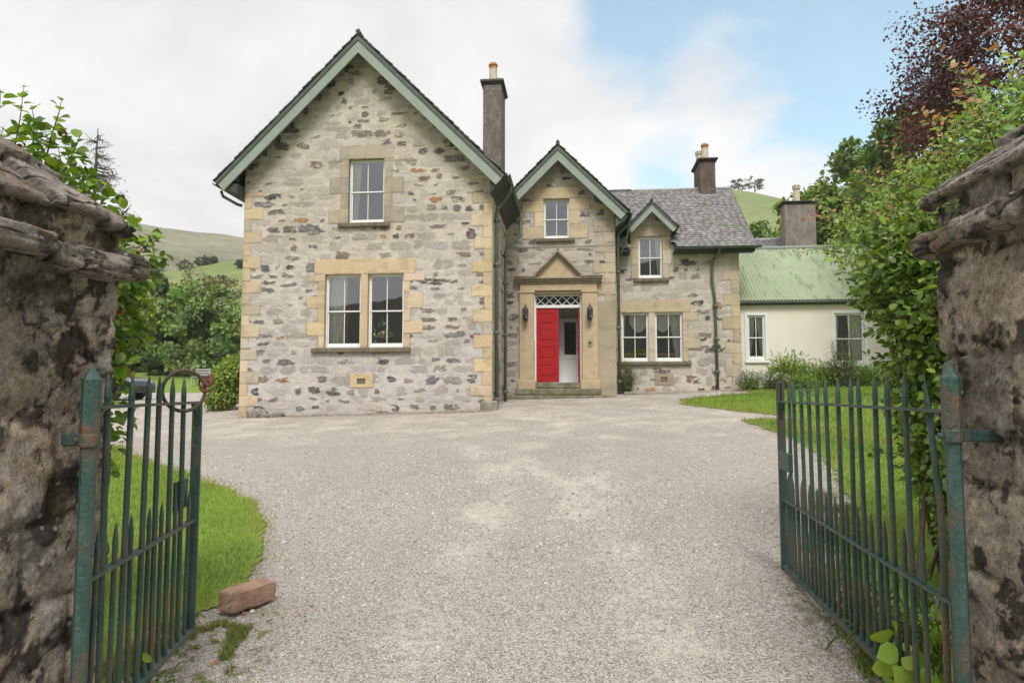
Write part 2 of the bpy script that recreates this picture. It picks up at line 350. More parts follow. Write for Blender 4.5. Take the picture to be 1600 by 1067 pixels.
xs=np.concatenate([np.arange(-32,-5,.22),np.arange(-5,5,.08),np.arange(5,13.1,.22)]); ys=np.concatenate([np.arange(-6,11,.08),np.arange(11,31.5,.2)])
def dz(X,Y): return gz(X,Y)+.035*(fbm(X*.9,Y*.9,3,2)-.5)
V,F=grid(xs,ys,dz)
X,Y=V[:,0],V[:,1]
def track(pts,w):
    d=np.full(len(X),9.)
    for (x1,y1),(x2,y2) in zip(pts[:-1],pts[1:]):
        t=np.clip(((X-x1)*(x2-x1)+(Y-y1)*(y2-y1))/((x2-x1)**2+(y2-y1)**2),0,1); d=np.minimum(d,np.hypot(X-x1-t*(x2-x1),Y-y1-t*(y2-y1)))
    return np.exp(-(d/w)**2)
trk=np.zeros(len(X))
for pts in ([(-1.0,-2),(-1.05,3),(-.95,6),(-.9,8),(-1.6,11),(-3.2,13.3),(-7,15.2),(-12,17)],[(.55,-2),(.5,3),(.45,5.5),(-.1,8),(-.9,10),(-2.6,12),(-7,13.6),(-12,15)],
            [(.45,5.5),(.2,9),(.6,12),(1.6,15),(1.8,18)],[(-.9,6.5),(-.9,10),(-.3,13.5),(.2,17),(.2,20)],[(-6,15.3),(-2,15),(1.5,13.5),(2.6,11.5)]):
    trk=np.maximum(trk,.34*track(pts,.45))
trk=np.maximum(trk,.36*sst(8,14,Y)); trk+=.03
deb=np.maximum.reduce([1.25*np.exp(-((Y-16.8)/.30)**2)*((X>-8.9)&(X<-2.1)),.8*np.exp(-((Y-20.8)/.35)**2)*((X>1)&(X<5)),.35*np.exp(-((X+8.9)/.3)**2)*(Y>16.5)])
edge=inpoly(*wob(X,Y,11),[(-3.2,3.0),(-1.7,3.0),(-1.7,3.6),(-2.0,4.4),(-2.2,4.6),(-2.8,4.5)])*.9+.06
edge=np.maximum(edge,inpoly(X,Y,[(1.2,2.2),(1.95,5.2),(3.0,7.4),(2.5,8),(1.45,5.3),(1.1,3)])*.6)
tag(obj('gravel_drive',V,F,MT['gravel'],col=np.stack([trk,deb,edge],-1),smooth=True),'pale gravel drive sweeping from the gate to the house','drive',kind='structure')
for nm,P,s,xs,ys,lab in (('lawn',LAWN1,21,np.concatenate([np.arange(-30,-9,.3),np.arange(-9,-1.9,.04)]),np.arange(-3,12.4,.05),'near lawn curving round behind the left gate leaf'),
                     ('lawn',LAWN2,31,np.concatenate([np.arange(2.2,6,.05),np.arange(6,13.1,.25)]),np.arange(13.2,21.9,.06),'tongue of lawn in front of the cream cottage'),
                     ('lawn',LAWN3,41,np.concatenate([np.arange(1.4,4.6,.04),np.arange(4.6,13.1,.3)]),np.arange(-2,14,.05),'lawn behind the right gate leaf and hedge')):
    V,F=grid(xs,ys,lambda X,Y:dz(X,Y)+.012,inlawn(P,s)); tag(obj(nm,V,F,MT['turf'],smooth=True),lab,'lawn',kind='structure')
# hills: ridges given as crest points (bearing deg, crest height), foot and crest distance
def hill(name,crest,df,dc,mat,label,seed,n=(120,70),nz=1.,az=(None,None)):
    ca=np.array(crest,float); A=np.linspace(ca[0,0],ca[-1,0],n[0]); T=np.linspace(0,1.6,n[1]); AA,TT=np.meshgrid(A,T)
    r=df+(dc-df)*TT; X=r*np.sin(np.radians(AA)); Y=r*np.cos(np.radians(AA)); z0=gz(X,Y)-1.0; zc=np.interp(AA,ca[:,0],ca[:,1])
    prof=np.where(TT<1,sst(0,1,TT)*.55+.45*TT,1-.8*sst(1,1.6,TT))
    Z=z0+(zc-7.6)*prof+nz*zc*.10*(fbm(X*9/dc,Y*9/dc,5,seed)-.5)*np.minimum(TT*2,1)*(1-np.exp(-((TT-1)/.25)**2)*.6)
    V=np.stack([X,Y,Z],-1).reshape(-1,3); i=np.arange(n[1]-1)[:,None]*n[0]+np.arange(n[0]-1)[None]; F=np.stack([i,i+1,i+1+n[0],i+n[0]],-1).reshape(-1,4)
    tag(obj(name,V,F,mat,smooth=True),label,'hill',kind='structure')
    def h(x,y):
        a=math.degrees(math.atan2(x,y)); rr=(math.hypot(x,y)-df)/(dc-df); j=int(np.clip(round(rr/1.6*(n[1]-1)),0,n[1]-1)); k=int(np.clip(round((a-A[0])/(A[-1]-A[0])*(n[0]-1)),0,n[0]-1)); return float(Z[j,k])
    return h
def bear(u): return math.degrees(math.atan((u-800)/1067))-5.5
def crest(pts,dc): return [(bear(u),1.5+dc*math.cos(math.atan((u-800)/1067))*(612-v)/1067) for u,v in pts]
h_near=hill('hill',crest([(-900,440),(-100,432),(180,430),(240,421),(290,411),(330,404),(378,396),(450,392),(600,440),(760,560)],190),95,190,MT['hillnear'],'bright green pasture ridge behind the left trees',5)
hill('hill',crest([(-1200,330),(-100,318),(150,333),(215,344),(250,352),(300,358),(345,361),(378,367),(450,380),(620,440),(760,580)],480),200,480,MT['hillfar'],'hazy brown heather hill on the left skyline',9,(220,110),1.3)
h_right=hill('hill',crest([(820,560),(900,400),(1000,335),(1070,301),(1105,293),(1140,291),(1180,296),(1235,309),(1300,330),(1500,380),(2200,450)],290),120,290,MT['hillnear'],'green hill rising behind the slate roof on the right',14,(120,70),.35)
hill('hill',[(95,30),(125,52),(150,80),(165,84),(176,72),(185,80),(190,70),(196,57),(200,53),(206,48),(215,60),(225,74),(260,40)],90,300,MT['hilldark'],'dark moorland hill across the valley behind the camera',25,(160,60),.5)

# ------------------------------------------------------------ masonry: a fine grid whose points carry stone colour and real relief
MORTAR=np.array([.505,.462,.408])
DARK=[(.145,.13,.12),(.085,.078,.074),(.19,.165,.14),(.23,.195,.165),(.13,.13,.138),(.17,.125,.10),(.27,.24,.21),(.11,.095,.088),(.06,.055,.055)]
def masonry(name,parent,org,ux,W_,H,holes=(),blocks=(),keep=None,seed=1,step=.022,expo=.45,mort=MORTAR,orange=.06,foot=None,mat=None,cool=0):
    r=np.random.default_rng(seed)
    A=np.arange(0,W_+step*.5,step); A[-1]=W_; B=np.arange(0,H+step*.5,step); B[-1]=H
    for h in holes:
        for arr,vals in ((A,h[:2]),(B,h[2:])):
            for v in vals: arr[np.argmin(abs(arr-v))]=v
    a,b=np.meshgrid(A,B); sh=a.shape
    n1=fbm(a*1.3,b*1.6,4,seed); n2=fbm(a*9,b*16,4,seed+3); n3=fbm(a*38,b*60,3,seed+6); n4=fbm(a*5,b*26,3,seed+8)
    col=np.ones(sh+(3,))*mort; col*=(.80+.34*n1)[...,None]*(.80+.40*n2)[...,None]*(.90+.2*n4)[...,None]; pale=sst(.54,.66,fbm(a*2.6,b*5.5,4,seed+12))[...,None]*.30; col=col*(1-pale)+mort*1.22*pale
    col*=1+np.array([.05,.0,-.05])*((fbm(a*.8,b*.8,3,seed+9)-.5)*2)[...,None]
    ht=.014*(n2-.5)+.008*(n3-.5)+.006*(n4-.5)
    if cool: col*=1+np.array([-.03,.0,.045])*(1-sst(1.5,cool,b))[...,None]+np.array([.015,-.004,-.05])*sst(cool*.7,cool*1.3,b)[...,None]
    # rubble stones laid in rough courses, some bare and some smeared with mortar
    z=0.
    while z<H:
        ch=r.uniform(.14,.30); x=-r.uniform(0,.4)
        while x<W_:
            w=r.uniform(.22,.68); cx=x+w/2; cz=z+ch/2+r.uniform(-.03,.03); dark=r.random()<expo
            if dark:
                k=r.random(); ax=w*r.uniform(.20,.46); bz=ch*r.uniform(.20,.44)
                if k<.14: ax*=1.25; bz*=1.3
                if k>.8: ax*=.5;bz*=.55
                c=np.array(DARK[r.integers(len(DARK))])*r.uniform(.85,1.35)
                if r.random()<orange: c=np.array([.36,.19,.085])*r.uniform(.8,1.1)
            else:
                ax=w*r.uniform(.40,.50); bz=ch*r.uniform(.38,.48); c=mort*r.choice([.54,.62,.72,.82,.92,1.08])*np.array([1.02,r.uniform(.955,1.0),r.uniform(.93,1.10)])
            x+=w+r.uniform(.02,.10)
            i0,i1=np.searchsorted(A,[cx-ax*1.5,cx+ax*1.5]); j0,j1=np.searchsorted(B,[cz-bz*1.7,cz+bz*1.7])
            if i1-i0<2 or j1-j0<2: continue
            S=(slice(j0,j1),slice(i0,i1)); t=r.uniform(-.12,.12); X=a[S]-cx; Z=b[S]-cz; X,Z=X+Z*t,Z-X*t
            d=(abs(X)/ax)**3.4+(abs(Z)/bz)**3.0; nn=(n2[S]-.5)*4.2+(n3[S]-.5)*2.0+(n4[S]-.5)*1.6
            m=sst(1.12,.80,d+nn) if dark else .66*sst(1.12,.80,d+nn*.7)
            if dark: m=m*(.62+.38*sst(.30,.55,fbm(a[S]*14,b[S]*42,3,seed+17)))
            cc=c*(.72+.56*n3[S])[...,None]
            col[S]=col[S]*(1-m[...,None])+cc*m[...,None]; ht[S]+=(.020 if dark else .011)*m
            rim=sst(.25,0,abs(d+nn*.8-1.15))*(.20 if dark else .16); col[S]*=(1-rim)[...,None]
        z+=ch+r.uniform(0,.025)
    for (a0,a1,b0,b1,c,jit) in blocks:
        i0,i1=np.searchsorted(A,[a0-.06,a1+.06]); j0,j1=np.searchsorted(B,[b0-.06,b1+.06])
        if i1-i0<2 or j1-j0<2: continue
        S=(slice(j0,j1),slice(i0,i1)); e=np.minimum(np.minimum(a[S]-a0,a1-a[S]),np.minimum(b[S]-b0,b1-b[S]))+jit*((n2[S]-.5)*2.2+(n3[S]-.5))
        m=sst(-.008,.012,e); tone=r.uniform(.90,1.09); hue=np.array([1,r.uniform(.97,1.02),r.uniform(.90,1.12)])
        cc=np.array(c)*tone*hue*(.74+.34*n1[S]+.20*n3[S])[...,None]
        st=sst(.56,.70,fbm(a[S]*3.2,b[S]*5,4,seed+31))[...,None]; cc=cc*(1-.28*st)+np.array([.22,.19,.15])*.28*st
        joint=sst(.022,.006,abs(e-.0))*.22
        col[S]=(col[S]*(1-m[...,None])+cc*m[...,None])*(1-joint)[...,None]; ht[S]=ht[S]*(1-m*.8)+.016*m
    if foot:   # damp, mossy splash-back with its own ragged top
        f=sst(foot,0,b+.5*foot*(fbm(a*2,b*3,4,seed+41)-.5)*2)[...,None]; f=f*(.25+.6*sst(.4,.65,fbm(a*4,b*6,4,seed+42)))[...,None]
        col=col*(1-f*.62)+np.array([.19,.155,.095])*f*.62
    st=sst(.58,.74,fbm(a*5,b*.55,4,seed+51))[...,None]*.07; col=col*(1-st)
    ux=np.array(ux,float); nrm=np.array([ux[1],-ux[0],0])
    edge=np.minimum(a,W_-a); ht=ht*sst(-.001,.03,edge)
    P=np.array(org,float)+a[...,None]*ux+b[...,None]*np.array([0,0,1.])+ht[...,None]*nrm
    nx=len(A); i=np.arange(len(B)-1)[:,None]*nx+np.arange(nx-1)[None]; F=np.stack([i,i+1,i+1+nx,i+nx],-1).reshape(-1,4)
    ca=((A[:-1]+A[1:])/2)[None].repeat(len(B)-1,0).ravel(); cb=((B[:-1]+B[1:])/2)[:,None].repeat(nx-1,1).ravel(); k=np.ones(len(F),bool)
    for h in holes: k&=~((ca>h[0])&(ca<h[1])&(cb>h[2])&(cb<h[3]))
    if keep is not None: k&=keep(ca,cb)
    F=F[k]; u,inv=np.unique(F,return_inverse=True)
    return obj(name,P.reshape(-1,3)[u],inv.reshape(-1,4),mat or MT['rubble'],parent,col=col.reshape(-1,3)[u],smooth=True)
TAN=(.575,.455,.30); TAN2=(.50,.415,.295); GREYT=(.42,.365,.275)
def quoins(side,W_,z0,z1,c,r,lo=.22,hi=.50,h=.31):
    out=[];z=z0;k=r.integers(2)
    while z<z1:
        hh=h*r.uniform(.88,1.12); w=(hi if k else lo)*r.uniform(.9,1.1); cc=np.array(c)*1. if r.random()<.86 else np.array(GREYT)*1.15
        out.append((-.1,w,z,min(z+hh,z1),cc,.016) if side=='l' else (W_-w,W_+.1,z,min(z+hh,z1),cc,.016)); z+=hh; k^=1
    return out
def surround(a0,a1,b0,b1,c,r,lint=.36,jw=(.14,.40),h=.33,over=.2):
    out=[(a0-over,a1+over,b1,b1+lint,c,.008)]
    for s in (0,1):
        z=b0-.0;k=r.integers(2)
        while z<b1-.02:
            hh=min(h*r.uniform(.85,1.15),b1-z); w=jw[k]*r.uniform(.9,1.1); out.append((a0-w,a0+.02,z,z+hh,c,.008) if s==0 else (a1-.02,a1+w,z,z+hh,c,.008)); z+=hh;k^=1
    return out

# ------------------------------------------------------------ windows
def reveal(x0,x1,y0,y1,z0,z1): return MB().add([(x0,y0,z0),(x1,y0,z0),(x1,y0,z1),(x0,y0,z1),(x0,y1,z0),(x1,y1,z0),(x1,y1,z1),(x0,y1,z1)],[(0,1,5,4),(1,2,6,5),(2,3,7,6),(3,0,4,7)])
def window(parent,x0,x1,y,z0,z1,mat=None,rev=.15,bx=.035):
    yf=y+rev-.05
    m=MB(); m.bev(x0,x0+bx,yf,yf+.09,z0,z1,.005); m.bev(x1-bx,x1,yf,yf+.09,z0,z1,.005); m.bev(x0+bx,x1-bx,yf,yf+.09,z1-bx*.8,z1,.005); m.bev(x0+bx,x1-bx,yf-.02,yf+.09,z0,z0+.05,.005)
    zm=(z0+z1)/2; s=.031; a,b=x0+bx,x1-bx
    for (c,d,yy) in ((zm-.018,z1-bx*.8,yf+.018),(z0+.05,zm+.018,yf+.045)):
        m.bev(a,a+s,yy,yy+.028,c,d,.004); m.bev(b-s,b,yy,yy+.028,c,d,.004); m.bev(a+s,b-s,yy,yy+.028,d-.036,d,.004); m.bev(a+s,b-s,yy,yy+.028,c,c+(.036 if c>z0+.1 else .075),.004)
        xm=(a+b)/2; m.bev(xm-.011,xm+.011,yy+.003,yy+.024,c+.036,d-.036,.003)
    w=m.build('window',mat or MT['white'],parent)
    g=MB()
    for (c,d,yy) in ((zm-.018,z1-bx*.8,yf+.032),(z0+.05,zm+.018,yf+.059)): g.add([(a+.03,yy,c+.03),(b-.03,yy,c+.03),(b-.03,yy,d-.03),(a+.03,yy,d-.03)],[(0,1,2,3)])
    g.build('pane',MT['glass'],w); return w
def sill(parent,x0,x1,y,z0,z1,proj=.10,mat=None):
    MB().bev(x0,x1,y-proj,y+.14,z0,z1,.015).build('window_sill',mat or MT['sill'],parent)
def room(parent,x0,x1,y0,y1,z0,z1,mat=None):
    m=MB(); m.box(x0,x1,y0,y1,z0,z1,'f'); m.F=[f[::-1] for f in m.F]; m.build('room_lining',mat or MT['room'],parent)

# ------------------------------------------------------------ roof coverings
def slates(name,parent,o,u,v,wid,length,seed,ex=.19,cut=None,jag=.02,col0=(.20,.185,.19),thick=.020,tri=None):
    r=np.random.default_rng(seed); o,u,v=(np.array(t,float) for t in (o,u,v)); u/=np.linalg.norm(u); v/=np.linalg.norm(v); n=np.cross(u,v); n*=np.sign(n[2])
    Vs=[];Fs=[];Cs=[];s=0.;k=0
    while s<length-.02:
        x=-r.uniform(0,.2)
        e=ex*(1-.25*s/length)
        while x<wid:
            w=r.uniform(.15,.30); a0=max(x,-r.uniform(0,jag)); a1=min(x+w-.006,wid+r.uniform(0,jag)); x+=w
            if a1-a0<.03: continue
            if cut and cut((a0+a1)/2,s): continue
            s0=s-r.uniform(-.012,.018); s1=min(s+e*1.9,length); lift=thick*2.1+r.uniform(0,.008); tw=r.uniform(-.004,.004)
            b=len(Vs)
            P=[(a0,s0,lift+tw),(a1,s0,lift-tw),(a1,s1,.006),(a0,s1,.006),(a0,s0,lift+tw-thick),(a1,s0,lift-tw-thick),(a1,s1,-.006),(a0,s1,-.006)]
            Vs+=[o+u*p[0]+v*p[1]+n*p[2] for p in P]; Fs+=[(b,b+1,b+2,b+3),(b+4,b+5,b+1,b),(b+5,b+6,b+2,b+1),(b+7,b+4,b,b+3)]
            c=np.array(col0)*r.uniform(.80,1.18)*np.array([1,r.uniform(.95,1.05),r.uniform(.93,1.1)])
            if r.random()<.10: c=np.array([.34,.33,.30])*r.uniform(.8,1.2)
            if r.random()<.02: c=np.array([.19,.19,.13])
            Cs+=[c]*8
        s+=e
    return obj(name,Vs,np.array(Fs),MT['slate'],parent,col=np.array(Cs))
def slab(mb,o,u,v,wid,length,t):
    o,u,v=(np.array(q,float) for q in (o,u,v)); u/=np.linalg.norm(u); v/=np.linalg.norm(v); n=np.cross(u,v); n*=np.sign(n[2])
    P=[o,o+u*wid,o+u*wid+v*length,o+v*length]; mb.add([p for p in P]+[p-n*t for p in P],[(0,1,2,3),(7,6,5,4),(0,4,5,1),(1,5,6,2),(2,6,7,3),(3,7,4,0)])

# ============================================================ THE STONE HOUSE
H=thing('stone_house','old grey rubble stone house with sandstone quoins, sage green gables and a red front door','house',(-2.2,18.5,.95))
rq=np.random.default_rng(3)
# ---- big front gable: wall plane Y=17, X -8.75..-2.15
GX0,GX1,GY,GZ0=-8.75,-2.15,17.0,.55
gap_,gpt,gsl=-5.58,10.74,1.0                      # ridge X, apex height, roof slope
roofz=lambda x: gpt-abs(x-gap_)*gsl
UW=(-5.92,-4.97,5.86,7.56); LW1=(-6.50,-5.55,2.62,4.53); LW2=(-5.36,-4.42,2.62,4.53)
hol=lambda w:(w[0]-GX0,w[1]-GX0,w[2]-GZ0,w[3]-GZ0)
bl=quoins('l',6.6,0,6.2,TAN,rq)+quoins('r',6.6,.5,6.5,TAN,rq)
bl+=surround(*hol(UW),GREYT,rq,.36,(.22,.52),.42,.24)
bl+=surround(hol(LW1)[0],hol(LW2)[1],hol(LW1)[2],hol(LW1)[3],TAN,rq,.40,(.17,.50),.36,.30)
bl+=[(hol(LW1)[1]-.03,hol(LW2)[0]+.03,hol(LW1)[2],hol(LW1)[3],TAN,.0),(2.94,3.56,1.05,1.42,TAN,.01)]
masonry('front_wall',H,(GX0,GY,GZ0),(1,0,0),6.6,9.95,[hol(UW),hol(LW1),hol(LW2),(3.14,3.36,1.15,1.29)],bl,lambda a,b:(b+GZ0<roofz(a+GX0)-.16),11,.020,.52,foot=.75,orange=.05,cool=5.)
for w in (UW,LW1,LW2): reveal(w[0],w[1],GY,GY+.2,w[2],w[3]).build('window_reveal',MT['sandgrey'] if w is UW else MT['sand'],H); window(H,*w[:2],GY,*w[2:])
sill(H,-6.17,-4.80,GY,5.75,5.86); sill(H,-6.82,-4.22,GY,2.50,2.62)
v=MB(); v.box(-5.61,-5.39,GY+.03,GY+.05,1.70,1.84)
for k in range(4): v.box(-5.61,-5.39,GY,GY+.03,1.715+k*.034,1.73+k*.034)
v.build('wall_vent',MT['sandgrey'],H)
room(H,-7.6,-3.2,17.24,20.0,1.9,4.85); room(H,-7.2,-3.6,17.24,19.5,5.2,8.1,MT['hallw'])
# side walls of the gable block (return wall beside the porch shows)
masonry('return_wall',H,(GX1,GY,GZ0),(0,1,0),3.5,6.6,(),quoins('l',3.5,.3,6.3,TAN2,rq,.25,.45),None,12,.03,.4,foot=.8)
masonry('side_wall',H,(GX0,24,GZ0-.2),(0,-1,0),7.0,6.8,(),quoins('r',7.0,.2,6.4,TAN2,rq),None,13,.06,.45,foot=.8)
MB().box(GX0,GX1,23.95,24.1,0,6.9).prism([(GX0,6.9),(GX1,6.9),(gap_,10.3)],23.95,24.1).build('rear_wall',MT['harl'],H)
MB().bev(-2.42,-1.98,16.86,17.10,.85,1.28,.05).build('corner_stone',MT['harlp'],H)
for x,y,r_,sd in ((-8.05,16.68,.20,1),(-7.55,16.72,.12,2),(-7.82,16.56,.10,3)):
    zz=gzf(x,y)
    import bmesh as _bm
    q=_bm.new(); _bm.ops.create_icosphere(q,subdivisions=3,radius=1); V=np.array([v.co[:] for v in q.verts]); Fc=np.array([[v.index for v in f.verts] for f in q.faces]); k=.55+.9*fbm(V[:,0]*1.7+sd*5+V[:,2],V[:,1]*1.7+V[:,2]*1.3,4,sd)
    V=V*k[:,None]*[r_*1.25,r_*.8,r_*.85]+[x,y,zz+r_*.25]; V[:,1]=np.minimum(V[:,1],16.985)
    tag(obj('rock',V,Fc,MT['pillar_rock'],None,(x,y,zz),smooth=False),('largest rough rock at the foot of the gable near its left corner','small rock right of the large one at the gable foot','smallest rock lying in front of the large one at the gable foot')[sd-1],'rock')
# ---- gable roof builder
def gable_roof(parent,xa,za,xl,xr,sl,y0,y1,seed,barge_w=.25,tiltw=.12,rafters=True):
    for s,xe in ((-1,xl),(1,xr)):
        ln=abs(xe-xa)*math.hypot(1,sl); ze=za-abs(xe-xa)*sl; dirv=(-s,0,sl)
        slates('roof_slates',parent,(xe,y0-.03,ze-.03) ,(0,1,0),dirv,y1-y0,ln+.02,seed+s,.2,None,.05,(.10,.105,.10))
        d=MB(); slab(d,(xe+s*.0,y0+.02,ze-.04),(0,1,0),dirv,y1-y0-.04,ln,.10); d.build('roof_deck',MT['soffit'],parent)
        nx,nz=s*sl/math.hypot(1,sl),1/math.hypot(1,sl)
        def strip(o0,o1,ya,yb,nm,mt,ext=0):       # board parallel to the verge, between perpendicular offsets below the slates
            pe=np.array([xe+s*ext,ze-ext*sl]); pa=np.array([xa,za]); n=np.array([nx,nz])
            q=lambda p,o:(p[0]-n[0]*o,p[1]-n[1]*o)
            ta=lambda o:(xa,za-o*math.hypot(1,sl))
            ce=lambda o:(q(pe,o)[0],q(pe,o)[1])
            MB().prism([ce(o0),ta(o0),ta(o1),ce(o1)][::s],ya,yb).build(nm,mt,parent)
        strip(.05,.14,y0-.045,y0+.03,'verge_moulding',MT['dgreen'])
        strip(.145,.145+barge_w,y0-.02,y0+.03,'bargeboard',MT['barge'])
    MB().tube([(xa,y0-.06,za+.02),(xa,y1,za+.02)],.06,8).build('roof_ridge',MT['capst'],parent)
    MB().lathe([(.05,0),(.03,.03),(.035,.06),(.0,.10)],(xa,y0,za+.03),8).build('finial',MT['dgreen'],parent)
gable_roof(H,gap_,gpt,-9.36,-1.74,gsl,16.56,24.2,50,.225)
for t in np.linspace(.12,.93,9):
    for s in (-1,1):
        x=gap_+s*3.6*t; z=roofz(x)-.30; MB().box(x-.04,x+.04,16.62,16.98,z-.10,z+.05).build('purlin_end',MT['soffit'],H)
# boxed eaves at the feet of the gable, with gutters and downpipes
for s,x0,x1 in ((-1,-9.30,-8.75),(1,-2.15,-1.80)):
    MB().prism([(x0,6.88),(x1,6.88),(x1,6.62) if s<0 else (x1,6.80),(x0,6.80) if s<0 else (x0,6.45)],16.60,23.9).build('eaves_soffit',MT['soffit'],H)
def gutter(p0,p1,r=.065,nm='gutter',mat=None):
    p0=np.array(p0,float);p1=np.array(p1,float); d=(p1-p0)/np.linalg.norm(p1-p0); s=np.cross(d,(0,0,1.)); V=[];F=[]
    n=8
    for p in (p0,p1):
        for rr in (r,r*.82):
            for k in range(n+1):
                q=math.pi+math.pi*k/n; V.append(p+s*math.cos(q)*rr+np.array([0,0,1.])*math.sin(q)*rr)
    m=n+1
    for k in range(n): F+=[(k,k+1,2*m+k+1,2*m+k),(m+k+1,m+k,3*m+k,3*m+k+1),(k,m+k,m+k+1,k+1),(2*m+k,2*m+k+1,3*m+k+1,3*m+k)]
    F+=[(0,2*m,3*m,m),(n,m+n,3*m+n,2*m+n)]
    return MB().add(V,F).build(nm,mat or MT['dgreen'],H)
gutter((-1.70,16.5,6.90),(-1.70,20.3,6.86)); gutter((-9.38,16.6,6.92),(-9.38,24,6.86))
def pipe(pts,r=.042,br=(),nm='downpipe'):
    m=MB(); m.tube(pts,r,10)
    for (x,y,z) in br: m.tube([(x,y,z-.045),(x,y,z+.045)],r*1.35,10); m.box(x-.09,x+.09,y-.012,y+.03,z-.018,z+.018)
    return m.build(nm,MT['pipe'],H,smooth=True)
pipe([(-2.06,17.26,.98),(-2.06,17.26,6.05),(-2.04,17.26,6.22),(-1.80,17.35,6.58),(-1.72,17.3,6.68),(-1.70,17.3,6.84)],.048,[(-2.06,17.26,z) for z in (1.3,3.0,4.75,5.9)])
pipe([(-2.05,19.3,1.15),(-2.05,19.3,5.45),(-2.02,19.32,5.62),(-1.66,19.6,6.02),(-1.64,19.7,6.14),(-1.64,19.75,6.75)],.044,[(-2.05,19.3,z) for z in (1.5,3.1,4.6,5.4)])
pipe([(-9.36,16.9,6.80),(-9.33,16.95,6.66),(-8.96,17.02,6.45),(-8.84,17.03,6.42)],.04,nm='eaves_pipe')
MB().bev(-2.22,-1.92,17.28,17.62,.86,1.0,.02).build('drain_stone',MT['capst'],H)
pipe([(-2.1,17.9,1.05),(-2.1,18.05,1.6),(-2.1,18.0,2.4),(-2.11,17.95,2.75)],.02,nm='thin_pipe')
# ---- chimney on the gable's right slope
def chimney(nm,x0,x1,y0,y1,z0,z1,mat,pots,cap=.08,ch=.13,flash=False,parent=None):
    m=MB(); m.bev(x0,x1,y0,y1,z0,z1,.012); c=m.build(nm,mat,parent or H)
    k=MB(); k.bev(x0-cap*.5,x1+cap*.5,y0-cap*.5,y1+cap*.5,z1+.003,z1+.05,.01); k.bev(x0-cap,x1+cap,y0-cap,y1+cap,z1+.053,z1+ch,.012); k.build('chimney_cap',MT['capst'],c)
    for (px,py,h,kind) in pots:
        p=MB(); zt=z1+ch
        if kind=='o':
            p.lathe([(.14,0),(.145,.03),(.125,.06),(.115,h*.70)],(px,py,zt),14); q=p.build('chimney_pot',MT['potcream'],c,smooth=False)
            MB().lathe([(.118,h*.702),(.118,h*.82),(.14,h*.86),(.14,h*.93),(.115,h*.95),(.10,h),(.07,h*.97)],(px,py,zt),14).build('pot_rim',MT['potorange'],q)
        else:
            p.lathe([(.15,0),(.13,.05),(.115,h*.7),(.12,h*.72),(.145,h*.76),(.14,h*.97),(.12,h),(.1,h*.98)],(px,py,zt),14); q=p.build('chimney_pot',MT['potcream'],c)
            for t in range(8): a=t*math.pi/4+.2; MB().lathe([(.016,-.026),(.016,.026)],(px+.143*math.cos(a),py+.143*math.sin(a),zt+h*.87),6).build('pot_vent',MT['capst'],q)
    if flash: MB().bev(x0-.06,x1+.06,y0-.05,y0+.1,z0-.10,z0+.10,.02).build('flashing',MT['lead'],c)
    return c
chimney('chimney',-2.74,-2.20,19.5,20.6,6.6,10.60,MT['harl'],[(-2.47,19.75,.62,'o'),(-2.45,20.3,.40,'c')])
# ---- entrance porch block: wall plane Y=20.5, X -2.15..1.15
PX0,PX1,PY,PZ0=-2.15,1.15,20.5,1.0
pap,ppt,psl=-.55,8.93,1.0
PW=(-1.01,-.22,6.13,7.37); DR=(-1.30,.13,1.77,4.44)
hp=lambda w:(w[0]-PX0,w[1]-PX0,w[2]-PZ0,w[3]-PZ0)
bl=quoins('r',3.3,.1,6.2,TAN2,rq,.35,.62,.34)+surround(*hp(PW),TAN,rq,.36,(.30,.62),.40,.30)+[(2.05,3.3,-.1,3.2,(.40,.345,.26),.01),(-.1,3.4,4.86,4.92,(.30,.26,.19),.0)]
masonry('porch_wall',H,(PX0,PY,PZ0),(1,0,0),3.3,8.0,[hp(PW),hp(DR)],bl,lambda a,b:(b+PZ0<ppt-abs(a+PX0-pap)*psl-.16),21,.020,.55,mort=np.array([.465,.425,.365]),foot=.6,orange=.02)
reveal(PW[0],PW[1],PY,PY+.2,PW[2],PW[3]).build('window_reveal',MT['sand'],H); window(H,PW[0],PW[1],PY,PW[2],PW[3]); sill(H,-1.22,-.06,PY,6.03,6.13)
room(H,-1.8,.8,20.74,23,5.5,7.6,MT['hallw'])
gable_roof(H,pap,ppt,-2.6,1.55,psl,20.06,24.6,60,.215)
masonry('porch_side_wall',H,(PX1,PY,PZ0),(0,1,0),1.2,6.0,(),(),None,23,.05,.4)
MB().prism([(1.15,6.72),(1.50,6.72),(1.50,6.66),(1.15,6.36)],20.1,22.4).build('eaves_soffit',MT['dgreen'],H)
gutter((1.60,20.0,6.80),(1.60,21.9,6.76))
pipe([(1.24,20.62,1.5),(1.24,20.62,6.15),(1.27,20.6,6.28),(1.52,20.45,6.50),(1.58,20.4,6.58),(1.60,20.4,6.76)],.045,[(1.24,20.62,z) for z in (1.8,3.4,5.1,6.05)])
pipe([(1.60,20.15,6.72),(1.52,20.4,6.2),(1.36,20.7,5.75),(1.30,20.75,5.6)],.03,nm='thin_pipe')
